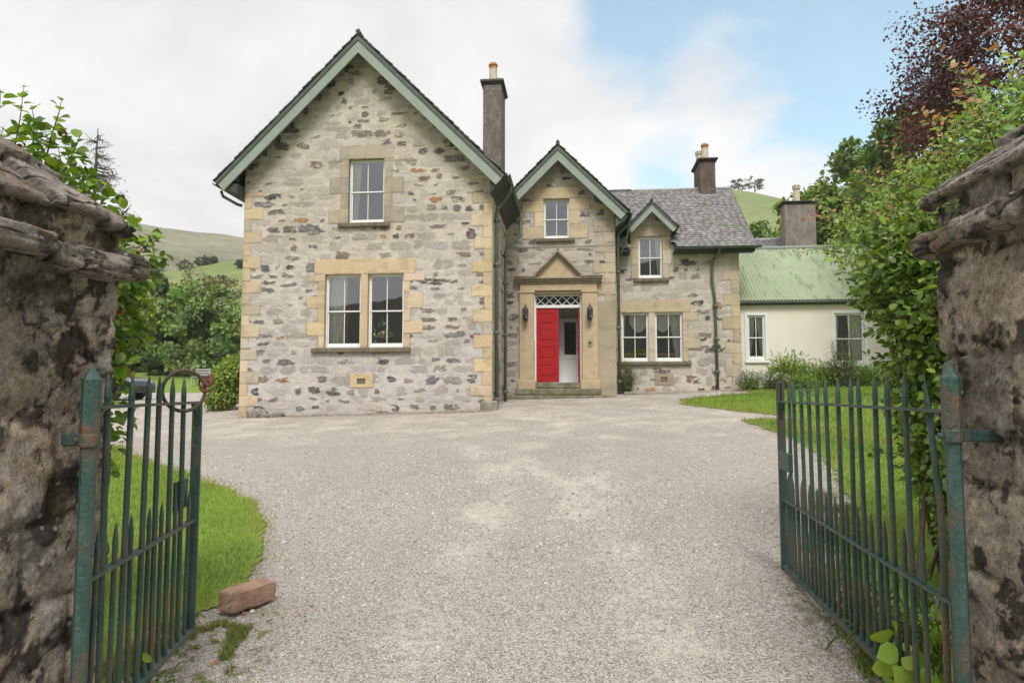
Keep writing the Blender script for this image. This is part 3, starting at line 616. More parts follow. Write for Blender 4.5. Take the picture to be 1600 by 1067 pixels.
# door surround
for x0,x1 in ((-1.74,-1.31),(.14,.60)):
    m=MB(); m.bev(x0-.05,x1+.05,PY-.17,PY+.02,1.42,1.86,.015); m.bev(x0,x1,PY-.12,PY+.02,1.863,4.46,.01); m.bev(x0-.03,x1+.03,PY-.15,PY+.02,4.463,4.53,.012); m.build('door_pilaster',MT['sand'],H)
m=MB(); m.bev(-1.72,.58,PY-.13,PY+.02,4.533,4.74,.006); m.bev(-1.305,.135,PY-.05,PY+.25,4.443,4.53,.004); m.build('door_frieze',MT['sand'],H)
m=MB()
for (o,z0,z1) in ((.05,4.743,4.80),(.10,4.803,4.86),(.15,4.863,4.915)): m.bev(-1.74-o,.60+o,PY-.13-o,PY+.02,z0,z1,.012)
for x0,x1 in ((-1.90,-1.22),(.08,.76)): m.bev(x0,x1,PY-.31,PY+.02,4.918,4.97,.012)
m.build('door_cornice',MT['sandgrey'],H)
MB().prism([(-1.28,4.918),(.14,4.918),(-.57,5.66)],PY-.14,PY+.02).build('pediment',MT['sand'],H)
m=MB()
for s,(xe,ze) in ((-1,(-1.36,4.90)),(1,(.22,4.90))):
    for o0,o1,d in ((-.035,.02,.30),(.022,.075,.23)):
        dx,dz_=-.57-xe,5.70-ze; l=math.hypot(dx,dz_); n=np.array([-dz_*s*-1,dx*s*-1])/l; n=np.array([s*dz_,abs(dx)])/l
        a=np.array([xe,ze]);b=np.array([-.57,5.70]); k=l/abs(dx)
        m.prism([tuple(a-n*o0),(b[0],b[1]-o0*k),(b[0],b[1]-o1*k),tuple(a-n*o1)][::s],PY-d,PY+.02)
m.build('pediment_moulding',MT['sandgrey'],H)
# door frame, fanlight, leaves, vestibule
m=MB(); y=PY+.10
m.bev(-1.295,-1.245,y,y+.10,1.78,4.435,.006); m.bev(.075,.125,y,y+.10,1.78,4.435,.006); m.bev(-1.243,.073,y,y+.10,4.39,4.435,.006); m.bev(-1.243,.073,y-.01,y+.10,4.03,4.12,.006)
fr=m.build('door_frame',MT['white'],H)
m=MB(); n=5; w=(1.316)/n
for k in range(n):
    x=-1.243+k*w
    for a,b in (((x,4.122),(x+w,4.388)),((x,4.388),(x+w,4.122))): m.tube([(a[0],y+.04,a[1]),(b[0],y+.04,b[1])],.013,6)
m.build('fanlight_lattice',MT['white'],fr); MB().add([(-1.243,y+.07,4.12),(.073,y+.07,4.12),(.073,y+.07,4.39),(-1.243,y+.07,4.39)],[(0,1,2,3)]).build('pane',MT['darkglass'],fr)
def door_leaf(parent):
    m=MB(); x0,x1,z0,z1=-1.243,-.56,1.79,4.03; yy=y+.03
    m.box(x0,x1,yy+.012,yy+.05,z0,z1)
    rows=[(1.96,2.32),(2.50,2.86),(3.04,3.38),(3.56,3.88)]
    m.bev(x0,x0+.11,yy,yy+.012,z0,z1,.004); m.bev(x1-.11,x1,yy,yy+.012,z0,z1,.004); zz=z0
    for a,b in rows+[(z1,z1)]: m.bev(x0+.11,x1-.11,yy,yy+.012,zz,a,.004); zz=b
    for a,b in rows: m.bev(x0+.135,x1-.135,yy-.006,yy+.012,a+.035,b-.035,.012)
    return m.build('door',MT['red'],parent)
d=door_leaf(H)
m=MB(); m.bev(.025,.072,y+.06,y+.74,1.79,4.03,.006)
for a,b in ((1.96,2.5),(2.7,3.2),(3.4,3.88)): m.bev(.012,.03,y+.18,y+.62,a,b,.008)
o=m.build('door',MT['red'],H,label='open right leaf of the red door'); MB().lathe([(.012,-.03),(.03,-.02),(.035,0),(.03,.02),(.012,.03)],(-.0,y+.66,2.85),10).build('door_knob',MT['brass'],o)
m=MB(); m.box(-1.245,.075,PY+.21,PY+1.5,1.76,4.45,'f'); m.F=[f[::-1] for f in m.F]; m.build('vestibule',MT['hallw'],H)
m=MB(); yy=PY+1.36
for x0,x1 in ((-1.2,-.62),(-.52,.05)):
    m.bev(x0,x0+.10,yy,yy+.05,1.78,3.85,.006); m.bev(x1-.10,x1,yy,yy+.05,1.78,3.85,.006); m.bev(x0+.1,x1-.1,yy,yy+.05,3.72,3.85,.006); m.bev(x0+.1,x1-.1,yy,yy+.05,1.78,1.95,.006); m.bev(x0+.1,x1-.1,yy,yy+.05,2.55,2.68,.006); m.box(x0+.1,x1-.1,yy+.02,yy+.04,1.95,2.55)
m.bev(-.62,-.52,yy-.03,yy+.06,1.78,3.9,.006)
id_=m.build('inner_door',MT['white'],H)
m=MB()
for x0,x1 in ((-1.1,-.72),(-.42,-.05)): m.box(x0,x1,yy+.025,yy+.03,2.68,3.72)
m.build('pane',MT['darkglass'],id_); 
m=MB()
for x0,x1 in ((-1.1,-.72),(-.42,-.05)): m.box(x0,x1,yy+.05,yy+.10,2.6,3.74)
m.build('inner_hall',MT['soffit'],H)
# steps
m=MB(); m.bev(-1.30,.20,PY-.14,PY+.3,1.60,1.775,.02); m.bev(-1.84,.68,PY-.42,PY+.02,1.40,1.597,.025); m.bev(-2.1,1.12,PY-.72,PY+.02,1.12,1.397,.03)
m.build('door_step',MT['step'],H)
# wall lanterns each side of the door, and the bell plate
for x in (-1.545,.37):
    yb=PY-.13; m=MB(); m.bev(x-.05,x+.05,yb-.02,yb,3.62,3.95,.006); m.tube([(x,yb-.02,3.66),(x,yb-.10,3.60),(x,yb-.17,3.64)],.012,6)
    yc=yb-.17; m.lathe([(.02,.0),(.05,.02),(.085,.04),(.085,.055)],(x,yc,3.62),8); m.lathe([(.10,.0),(.085,.03),(.04,.09),(.03,.11),(.03,.13),(.012,.15),(.02,.165),(.0,.19)],(x,yc,3.93),8); m.lathe([(.0,-.09),(.02,-.06),(.012,-.03),(.03,0)],(x,yc,3.62),8)
    for t in range(8): a=(t+.5)*math.pi/4; m.tube([(x+.080*math.cos(a),yc+.080*math.sin(a),3.67),(x+.092*math.cos(a),yc+.092*math.sin(a),3.935)],.008,4)
    for zz in (3.76,3.85): m.lathe([(.090,-.006),(.094,0),(.090,.006)],(x,yc,zz),8)
    l=m.build('wall_lantern',MT['iron'],H); MB().lathe([(.072,0),(.082,.26)],(x,yc,3.672),8).build('lantern_glass',MT['glass'],l)
m=MB(); m.prism([(.37+.09*math.cos(t*math.pi/4),2.95+.11*math.sin(t*math.pi/4)) for t in range(8)],PY-.145,PY-.12); m.build('bell_plate',MT['brass'],H); m=MB(); m.tube([(.37,PY-.165,2.95),(.37,PY-.145,2.95)],.035,12); m.build('bell_push',MT['iron'],H)
# ---- right wing with wall-head dormer: wall plane Y=21.3, X 1.15..4.95
WX0,WX1,WY,WZ0=1.15,4.95,21.3,1.15
K1=(1.36,2.19,2.42,3.94); K2=(2.38,3.22,2.42,3.94); KU=(1.90,2.65,5.00,6.32)
hw=lambda w:(w[0]-WX0,w[1]-WX0,w[2]-WZ0,w[3]-WZ0)
bl=quoins('r',3.8,.1,4.8,TAN2,rq,.25,.5,.36)+surround(hw(K1)[0],hw(K2)[1],hw(K1)[2],hw(K1)[3],TAN2,rq,.40,(.16,.50),.40,.25)+surround(*hw(KU),TAN2,rq,.34,(.22,.24),.5,.22)
bl+=[(hw(K1)[1]-.03,hw(K2)[0]+.03,hw(K1)[2],hw(K1)[3],TAN2,.0),(1.2,1.75,.55,.92,(.36,.30,.22),.01)]
masonry('wing_wall',H,(WX0,WY,WZ0),(1,0,0),3.8,6.2,[hw(K1),hw(K2),hw(KU),(1.38,1.58,.66,.80)],bl,lambda a,b:(b+WZ0<6.05)|((a+WX0>1.64)&(a+WX0<2.92)&(b+WZ0<7.32-abs(a+WX0-2.30)*1.05-.16)),31,.020,.55,mort=np.array([.50,.46,.395]),foot=.5,orange=.04)
MB().box(2.53,2.73,WY+.03,WY+.05,1.81,1.95).box(2.53,2.73,WY,WY+.03,1.83,1.85).box(2.53,2.73,WY,WY+.03,1.88,1.90).build('wall_vent',MT['sandgrey'],H)
for w in (K1,K2,KU): reveal(w[0],w[1],WY,WY+.2,w[2],w[3]).build('window_reveal',MT['sandgrey'],H); window(H,w[0],w[1],WY,w[2],w[3],rev=.12)
sill(H,1.22,3.46,WY,2.31,2.42); sill(H,1.74,2.83,WY,4.89,5.0)
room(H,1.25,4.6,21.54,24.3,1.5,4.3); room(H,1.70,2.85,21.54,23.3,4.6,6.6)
masonry('wing_end_wall',H,(WX1,WY,WZ0),(0,1,0),5.8,7.4,(),(),lambda a,b:(b+WZ0<8.5-abs(a+WY-24.2)*.84),33,.05,.4)
we,wr=np.array([0,20.93,5.86]),np.array([0,24.2,8.60]); wv=wr-we; wl=np.linalg.norm(wv)
def wcut(a,s):
    x=a-2.4; yy=20.93+s/wl*(24.2-20.93); zz=5.86+s/wl*2.74
    if 1.62<x<2.98 and yy<21.5: return True
    return zz<7.30-abs(x-2.30)*1.03 and yy>=21.4
slates('roof_slates',H,(-2.4,20.93,5.88),(1,0,0),wv,7.78,wl,71,.150,wcut,.03,(.275,.258,.262))
slates('roof_slates',H,(5.38,27.4,5.88),(-1,0,0),(0,-3.2,2.72),7.78,wl,72,.2)
m=MB(); slab(m,(2.99,20.95,5.84),(1,0,0),wv,2.37,wl,.09); slab(m,(-2.4,20.95,5.84),(1,0,0),wv,4.0,wl,.09); slab(m,(1.60,22.75,7.36),(1,0,0),wv,1.39,wl*.44,.09); slab(m,(5.37,27.4,5.84),(-1,0,0),(0,-3.2,2.72),7.77,wl,.09)
m.build('roof_deck',MT['soffit'],H)
MB().tube([(-2.4,24.2,8.63),(1.95,24.2,8.63)],.07,8).build('roof_ridge',MT['capst'],H); MB().tube([(2.05,24.2,8.63),(5.4,24.2,8.63)],.065,8).build('roof_ridge',MT['lead'],H)
MB().prism([(20.93,5.80),(20.93,5.9),(24.2,8.64),(27.4,5.9),(27.4,5.8),(24.2,8.52)],5.385,5.42,'x').build('verge_board',MT['dgreen'],H)
gutter((2.96,20.86,5.86),(5.52,20.86,5.88)); gutter((1.2,20.86,5.82),(1.62,20.86,5.82))
MB().box(2.96,5.36,20.98,21.29,5.74,5.80).build('eaves_soffit',MT['soffit'],H); MB().box(1.2,1.62,20.98,21.29,5.72,5.78).build('eaves_soffit',MT['soffit'],H)
# dormer gable roof and cheeks
dm=MB()
for s in (-1,1):
    xe=2.30+s*.80; dirv=(-s,0,1.03)
    slates('dormer_slates',H,(xe,20.93,7.34-.80*1.03),(0,1,0),dirv,1.95,.80*math.hypot(1,1.03),80+s,.18,None,.03,(.12,.12,.12))
    slab(dm,(xe,20.96,7.30-.80*1.03),(0,1,0),dirv,1.9,.80*math.hypot(1,1.03),.07)
dm.build('dormer_deck',MT['soffit'],H)
for s in (-1,1):
    hy=math.hypot(1,1.03); ta=lambda o:(2.30,7.36-o*hy); n=np.array([s*1.03,1])/hy
    ce=lambda o:(2.30+s*.80-n[0]*o,7.36-.80*1.03-n[1]*o)
    MB().prism([ce(.04),ta(.04),ta(.09),ce(.09)][::s],20.88,20.94).build('verge_moulding',MT['dgreen'],H)
    MB().prism([ce(.093),ta(.093),ta(.245),ce(.245)][::s],20.90,20.94).build('bargeboard',MT['barge'],H)
    MB().box(2.30+s*.635-.02,2.30+s*.635+.02,21.32,22.6,5.9,6.62).build('dormer_cheek',MT['slate'] and MT['dgreen'],H)
MB().tube([(2.30,20.9,7.37),(2.30,22.8,7.37)],.05,8).build('dormer_ridge',MT['capst'],H); MB().lathe([(.04,0),(.03,.05),(.0,.12)],(2.30,20.92,7.38),8).build('finial',MT['dgreen'],H)
pipe([(4.22,21.22,1.45),(4.19,21.22,4.35),(4.12,21.20,4.9),(4.12,21.20,5.5),(4.25,21.05,5.66),(4.30,20.9,5.78),(4.30,20.88,5.86)],.042,[(4.215,21.22,2.1),(4.2,21.22,3.1),(4.195,21.22,4.1)])
chimney('chimney',4.28,4.80,23.75,25.0,8.2,9.48,MT['harlb'],[(4.50,24.0,.60,'o'),(4.42,24.6,.55,'c')],.09,.11,True)
MB().bev(1.35,2.0,20.3,20.6,1.35,1.5,.04).bev(1.75,2.15,20.1,20.35,1.32,1.43,.03).build('threshold_stone',MT['harlp'],H)
# ============================================================ the cream cottage beside it
C=thing('rendered_cottage','low cream rendered cottage with green corrugated iron roof and two sash windows','cottage',(8.6,22.5,1.6))
CA=(5.30,5.83,2.48,3.88); CB=(7.92,8.80,2.34,3.92)
m=MB(); xs=[4.96,CA[0],CA[1],CB[0],CB[1],12.6]; Y0=21.9
m.box(xs[0],xs[1],Y0,Y0+.2,1.2,4.36); m.box(xs[2],xs[3],Y0,Y0+.2,1.2,4.36); m.box(xs[4],xs[5],Y0,Y0+.2,1.2,4.36)
for w in (CA,CB): m.box(w[0],w[1],Y0,Y0+.2,1.2,w[2]); m.box(w[0],w[1],Y0,Y0+.2,w[3],4.36)
m.box(12.4,12.6,Y0+.2,27,1.2,4.3); m.prism([(21.9,4.3),(27,4.3),(24.5,6.45)],12.4,12.6,'x'); m.box(4.96,12.6,26.9,27.1,1.2,4.3)
m.build('wall',MT['cream'],C)
for w in (CA,CB):
    window(C,w[0],w[1],Y0,w[2],w[3],rev=.07); m=MB(); a=.085
    m.bev(w[0]-a,w[0],Y0-.025,Y0+.01,w[2]-.02,w[3]+a,.006); m.bev(w[1],w[1]+a,Y0-.025,Y0+.01,w[2]-.02,w[3]+a,.006); m.bev(w[0],w[1],Y0-.025,Y0+.01,w[3],w[3]+a,.006); m.bev(w[0]-.1,w[1]+.1,Y0-.06,Y0+.01,w[2]-.09,w[2]-.02,.008)
    m.build('window_architrave',MT['white'],C)
room(C,5.1,6.6,22.12,24.4,1.7,4.2); room(C,7.2,9.8,22.12,24.6,1.7,4.2)
# corrugated sheets
def corr():
    r=np.random.default_rng(5); Vs=[];Fs=[];Cs=[]
    for (s0,s1,lift,sd) in ((0,.53,.012,1),(.515,1.0,.0,2)):
        X=np.arange(4.93,12.7,.019); T=np.linspace(s0,s1,40); x,t=np.meshgrid(X,T)
        yy=21.76+t*2.78; zz=4.33+t*2.20; h=.020*np.sin(x*2*math.pi/.105)+lift+.012*(fbm(x*1.1,t*4,3,sd)-.5); nrm=np.array([-2.20,2.78])/3.55
        P=np.stack([x,yy+nrm[0]*h,zz+nrm[1]*h],-1)
        n1=fbm(x*1.7,t*4,5,sd); n2=fbm(x*24,t*3,4,sd+3); n3=fbm(x*30,t*60,3,sd+5); sheet=_h(np.floor(x/.8),np.floor(t*2),sd)
        c=np.array([.345,.42,.265])*(.78+.34*n1+.12*(sheet-.5))[...,None]
        f=sst(.50,.68,n2)[...,None]*.40; c=c*(1-f)+np.array([.36,.39,.29])*f
        f=(sst(.60,.72,n3)*sst(.35,.6,fbm(x*2,t*5,3,sd+8)))[...,None]*.7; c=c*(1-f)+np.array([.40,.39,.33])*f
        f=sst(.62,.74,fbm(x*9,t*8,4,sd+11))[...,None]*.45; c=c*(1-f)+np.array([.12,.14,.07])*f
        b=len(Vs) and sum(len(q) for q in Vs); nx=len(X); i=np.arange(39)[:,None]*nx+np.arange(nx-1)[None]
        Fs.append(np.stack([i,i+1,i+1+nx,i+nx],-1).reshape(-1,4)+b); Vs.append(P.reshape(-1,3)); Cs.append(c.reshape(-1,3))
    obj('corrugated_roof',np.concatenate(Vs),np.concatenate(Fs),AM('faded_green_iron',.55,30,.12,.15,80,.4),C,col=np.concatenate(Cs),smooth=True)
corr()
m=MB(); m.tube([(4.93,24.56,6.55),(12.7,24.56,6.55)],.07,8); m.build('roof_ridge',MT['barge'],C)
m=MB(); slab(m,(4.95,27.3,4.3),(1,0,0),(0,-2.75,2.22),7.7,3.5,.05); m.build('rear_roof',MT['dgreen'],C)
MB().box(4.98,12.6,21.80,21.90,4.20,4.30).tube([(4.97,21.74,4.27),(12.65,21.74,4.27)],.045,8).build('gutter',MT['dgreen'],C)
m=MB(); m.tube([(5.04,21.80,1.6),(5.04,21.80,4.15),(5.06,21.74,4.26)],.03,8)
for z in (2.3,3.3): m.tube([(5.04,21.80,z-.04),(5.04,21.80,z+.04)],.04,8)
m.build('downpipe',MT['pipe'],C)
# ---- slate roofed range behind with the big chimney
B_=thing('rear_range','slate roofed range behind the cottage with a tall grey harled chimney','building',(7.2,27.5,1.7))
MB().box(5.2,9.1,26.4,29.6,1.5,5.6).prism([(26.4,5.6),(29.6,5.6),(28.0,7.45)],5.2,9.1,'x').build('wall',MT['harl'],B_)
slates('roof_slates',B_,(5.0,26.15,5.45),(1,0,0),(0,1.85,2.13),3.3,2.85,91,.16,None,.02,(.25,.245,.265))
m=MB(); slab(m,(5.0,26.15,5.42),(1,0,0),(0,1.85,2.13),4.2,2.8,.08); slab(m,(9.2,29.85,5.42),(-1,0,0),(0,-1.85,2.13),4.2,2.8,.08); m.build('roof_deck',MT['soffit'],B_)
MB().tube([(5.0,28.0,7.6),(9.2,28.0,7.6)],.07,8).build('roof_ridge',MT['lead'],B_)
chimney('chimney',8.05,9.21,27.0,27.55,5.6,8.78,MT['harlp'],[(8.60,27.27,.72,'c')],.09,.10,False,B_)

# ============================================================ gate pillars
def ringpts(x0,x1,y0,y1,step,rad=.05):
    pts=[];nr=[]
    cs=[(x1-rad,y0+rad,-90),(x1-rad,y1-rad,0),(x0+rad,y1-rad,90),(x0+rad,y0+rad,180)]
    for k,(cx,cy,a0) in enumerate(cs):
        for t in range(6): a=R(a0+18*t); pts.append((cx+rad*math.cos(a),cy+rad*math.sin(a))); nr.append((math.cos(a),math.sin(a)))
        nx_,ny_,na=cs[(k+1)%4]; p=np.array(pts[-1]); q=np.array([nx_+rad*math.cos(R(na)),ny_+rad*math.sin(R(na))]); n=max(2,int(np.linalg.norm(q-p)/step))
        for t in range(1,n): pts.append(tuple(p+(q-p)*t/n)); nr.append(nr[-1])
    return np.array(pts),np.array(nr)
def wrap(name,parent,box,prof,seed,colf,amp=.02,step=.014,zst=.014,slabs=0,mat=None,close=None,tilt=0):
    """a shell wound round a pillar: prof = list of (outward offset, z)"""
    P,N=ringpts(*box,step); s=np.concatenate([[0],np.cumsum(np.hypot(*np.diff(P,axis=0).T))])
    pr=np.array(prof,float); ln=np.concatenate([[0],np.cumsum(np.hypot(*np.diff(pr,axis=0).T))]); m=max(3,int(ln[-1]/zst)); q=np.linspace(0,ln[-1],m)
    off=np.interp(q,ln,pr[:,0]); zz=np.interp(q,ln,pr[:,1]); S,Q=np.meshgrid(s,q); O=off[:,None]+0*S; Z=zz[:,None]+0*S
    r=np.random.default_rng(seed); total=s[-1]+step
    # make the noise close round the ring by sampling it on the ring's own x,y
    X0=P[:,0][None]+0*S; Y0=P[:,1][None]+0*S; u=X0*.9+Y0*1.3+N[:,0][None]*.5; 
    col,d=colf(S,Z,Q,r,seed,u)
    if slabs:
        edges=np.sort(r.uniform(0,total,slabs)); k=np.searchsorted(edges,s); k[k==slabs]=0; so=r.uniform(-.035,.035,slabs+1)[k]; sz=r.uniform(-.022,.022,slabs+1)[k]
        dd=np.min(abs(s[:,None]-edges[None]),1); so=so-.03*np.exp(-(dd/.008)**2); O=O+so[None]*np.interp(q,[0,ln[-1]*.3],[0.3,1])[:,None]; Z=Z+sz[None]; col=col*(1-.6*np.exp(-(dd/.007)**2))[None,:,None]
    bw=amp*2*(fbm(S*5,Q*7,4,seed+1)-.5)+amp*.9*(fbm(S*22,Q*26,4,seed+2)-.5)
    O=O+bw+d; Z=Z+amp*1.2*(fbm(S*3.3,Q*2+4,3,seed+3)-.5)*(tilt if tilt else 1)
    cx,cy=(box[0]+box[1])/2,(box[2]+box[3])/2
    sc_=np.maximum(O,-min(box[1]-box[0],box[3]-box[2])/2*.98)
    # inward offsets shrink towards the middle so a pyramid closes
    hx,hy=(box[1]-box[0])/2,(box[3]-box[2])/2; shr=np.where(sc_<0,1+sc_/min(hx,hy),1)
    PX=cx+(X0-cx)*shr+np.where(sc_>0,sc_,0)*N[:,0][None]; PY_=cy+(Y0-cy)*shr+np.where(sc_>0,sc_,0)*N[:,1][None]
    V=np.stack([PX,PY_,Z],-1); n=len(P); j=np.arange(n); F=[]
    i=np.arange(m-1)[:,None]*n; F=np.stack([i+j,i+(j+1)%n,i+n+(j+1)%n,i+n+j],-1).reshape(-1,4)
    return obj(name,V.reshape(-1,3),F,mat,parent,col=np.clip(col,.004,1).reshape(-1,3),smooth=True)
def stonemat(name,st,k1,k2):
    m,nt,b,co=newmat(name); v=vmap(nt,co,st)
    a=noise(nt,v,22,10,.72); c0=noise(nt,v,70,8,.7); c=math_(nt,'ADD',math_(nt,'MULTIPLY',c0,.55),math_(nt,'MULTIPLY',noise(nt,v,170,6,.7),.45)); d=noise(nt,vmap(nt,v,(1,1,1),(3,7,1)),9,9,.7)
    f=math_(nt,'ADD',math_(nt,'MULTIPLY',math_(nt,'SUBTRACT',a,.5),k1),math_(nt,'ADD',math_(nt,'MULTIPLY',math_(nt,'SUBTRACT',c,.5),k2),1))
    s=nt.nodes.new('ShaderNodeVectorMath'); s.operation='SCALE'; L(nt,attrcol(nt),s.inputs[0]); L(nt,math_(nt,'MAXIMUM',f,.12),s.inputs[3])
    col=mixc(nt,ramp(nt,d,[(.595,(0,0,0)),(.64,(.8,.8,.8))]),s.outputs[0],(.020,.018,.016))
    vo=nt.nodes.new('ShaderNodeTexVoronoi'); vo.inputs['Scale'].default_value=26; L(nt,v,vo.inputs['Vector'])
    sx=nt.nodes.new('ShaderNodeSeparateXYZ'); L(nt,vo.outputs['Color'],sx.inputs[0])
    lich=math_(nt,'MULTIPLY',math_(nt,'GREATER_THAN',sx.outputs[0],.86),ramp(nt,math_(nt,'ADD',vo.outputs['Distance'],math_(nt,'MULTIPLY',math_(nt,'SUBTRACT',c,.5),.5)),[(.16,(.75,.75,.75)),(.30,(0,0,0))]))
    col=mixc(nt,lich,col,(.47,.45,.41)); L(nt,col,b.inputs['Base Color']); b.inputs['Roughness'].default_value=.95; b.inputs['Specular IOR Level'].default_value=.2
    bump(nt,b,math_(nt,'ADD',math_(nt,'MULTIPLY',a,1.6),c),1.0,.016); return m
MT['pillar']=stonemat('weathered_pillar_stone',(1,1,1),1.7,4.2)
MT['schist']=stonemat('layered_cap_stone',(1,1,1.35),1.9,3.8)
def pillar_stone(S,Z,Q,r,seed,u):
    col=np.ones(S.shape+(3,))*np.array([.24,.205,.175]); d=np.zeros(S.shape); z=Z.min()-.05; n2=fbm(S*7,Z*9,4,seed+60); n3=fbm(S*30,Z*34,4,seed+61)
    joint=np.zeros(S.shape)
    while z<Z.max():
        h=r.uniform(.16,.40); x=-r.uniform(0,.4)
        while x<S.max()+.1:
            w=r.uniform(.28,.75); cx,cz=x+w/2,z+h/2; e=np.minimum(w/2-abs(S-cx),h/2-abs(Z-cz))+.030*(n2-.5)*2
            m=sst(-.004,.012,e); c=np.array([[.33,.285,.245],[.25,.225,.205],[.36,.32,.285],[.29,.245,.215],[.21,.195,.19],[.38,.33,.285]][r.integers(6)])*r.uniform(.85,1.15)
            col=col*(1-m[...,None])+c*m[...,None]; d=np.maximum(d*(1-m),m*(.004+r.uniform(-.003,.006))+np.where(m>0,.008*sst(0,.05,e),0)); x+=w+.012
        z+=h+.012
    j=sst(.004,.0,d)*sst(.40,.56,fbm(S*4+3,Z*5,3,seed+69)); col=col*(1-j[...,None]*.72); d=d-.010*j
    g=fbm(S*6.0,Z*7,7,seed+70,.62)
    col*=1.30*np.array([1.07,1.0,.92])*(.45+1.1*n3)[...,None]*(.70+.6*n2)[...,None]
    f=sst(.565+(.05 if seed>120 else 0),.605+(.05 if seed>120 else 0),g)[...,None]*.85; col=col*(1-f)+np.array([.020,.018,.016])*(.6+.8*n3[...,None])*f          # black lichen
    f=sst(.56,.62,fbm(S*6+9,Z*6,6,seed+71,.62))[...,None]*.55; col=col*(1-f)+np.array([.36,.33,.30])*f            # pale crust
    f=sst(.66,.74,fbm(S*13,Z*13,4,seed+72))[...,None]*.6; col=col*(1-f)+np.array([.52,.49,.45])*f
    f=sst(.58,.70,fbm(S*3+4,Z*3,4,seed+73))[...,None]*.35; col=col*(1-f)+np.array([.10,.095,.04])*f             # moss film
    f=sst(.60,.68,fbm(S*9,Z*10,5,seed+74,.62))[...,None]; d=d+.012*f[...,0]; col=col*(1-.8*f)+np.array([.018,.015,.011])*.8*f
    ck=sst(.010,.003,abs(fbm(S*2.2,Z*3.0,5,seed+80)-.5))*sst(.50,.56,fbm(S*2+3,Z*2,2,seed+81)); col=col*(1-.75*ck)[...,None]; d=d-.008*ck
    return col,d
def cap_stone(S,Z,Q,r,seed,u):
    n2=fbm(S*7,Q*13,5,seed+60); n3=fbm(S*26,Q*34,4,seed+61); lay=fbm(S*5,Q*46,4,seed+62)
    col=np.array([.42,.36,.31])*(.45+.75*n3)[...,None]*(.5+1.0*n2)[...,None]*(.78+.40*lay)[...,None]
    f=sst(.5,.7,fbm(S*5,Q*6,5,seed+63,.6))[...,None]*.6; col=col*(1-f)+np.array([.30,.285,.27])*f
    f=sst(.56,.62,fbm(S*8,Q*10,6,seed+64,.62))[...,None]*.75; col=col*(1-f)+np.array([.035,.032,.03])*f
    f=sst(.62,.75,fbm(S*4,Q*4,4,seed+65))[...,None]*.5; col=col*(1-f)+np.array([.24,.155,.08])*f
    ck=sst(.016,.004,abs(fbm(S*3.2,Q*4.5,4,seed+80)-.5))*sst(.46,.54,fbm(S*2+3,Q*3,2,seed+81)); ck=np.maximum(ck,sst(.020,.005,abs(fbm(S*1.6,Q*16,4,seed+82)-.52))*sst(.45,.55,fbm(S*3,Q*3,2,seed+83))); col=col*(1-.80*ck)[...,None]
    t=fbm(S*3.0,Q*30,3,seed+67); return col,-.012*ck+.022*(np.floor(t*7)/7-.4)+.010*(lay-.5)+.008*(fbm(S*9,Q*10,4,seed+66)-.5)
def pillar(name,label,box,zb,zt,seed,over):
    p=thing(name,label,'gate pillar',((box[0]+box[1])/2,(box[2]+box[3])/2,zb))
    wrap('shaft',p,box,[(0,zb),(0,zt)],seed,pillar_stone,.009,.010,.010,0,MT['pillar'])
    wrap('ledge',p,box,[(-.06,zt-.006),(over-.015,zt),(over,zt+.008),(over+.004,zt+.045),(over-.004,zt+.075),(over-.02,zt+.085),(-.06,zt+.115)],seed+1,cap_stone,.010,.010,.006,12,MT['schist'],None,3.0)
    wrap('course',p,box,[(-.02,zt+.08),(-.01,zt+.13),(-.01,zt+.25)],seed+2,pillar_stone,.012,.012,.012,0,MT['pillar'])
    h=min(box[1]-box[0],box[3]-box[2])/2
    wrap('cap_slab',p,box,[(-.05,zt+.195),(.05,zt+.205),(.058,zt+.209),(.058,zt+.232),(.048,zt+.240),(-h*.45,zt+.235+h*.42),(-h*.47,zt+.235+h*.425),(-h*.45,zt+.262+h*.44),(-h*.99,zt+.262+h*.75)],seed+3,cap_stone,.009,.010,.007,10,MT['schist'],None,2.5)
    return p
pillar('gate_pillar','mossy rough stone gate pillar with black lichen patches behind the short gate leaf',(-2.72,-1.955,1.96,2.73),-.25,1.98,101,.095)
pillar('gate_pillar','brown weathered stone gate pillar with layered slab cap beside the long gate leaf',(1.565,2.36,2.33,3.12),-.15,2.10,131,.10)

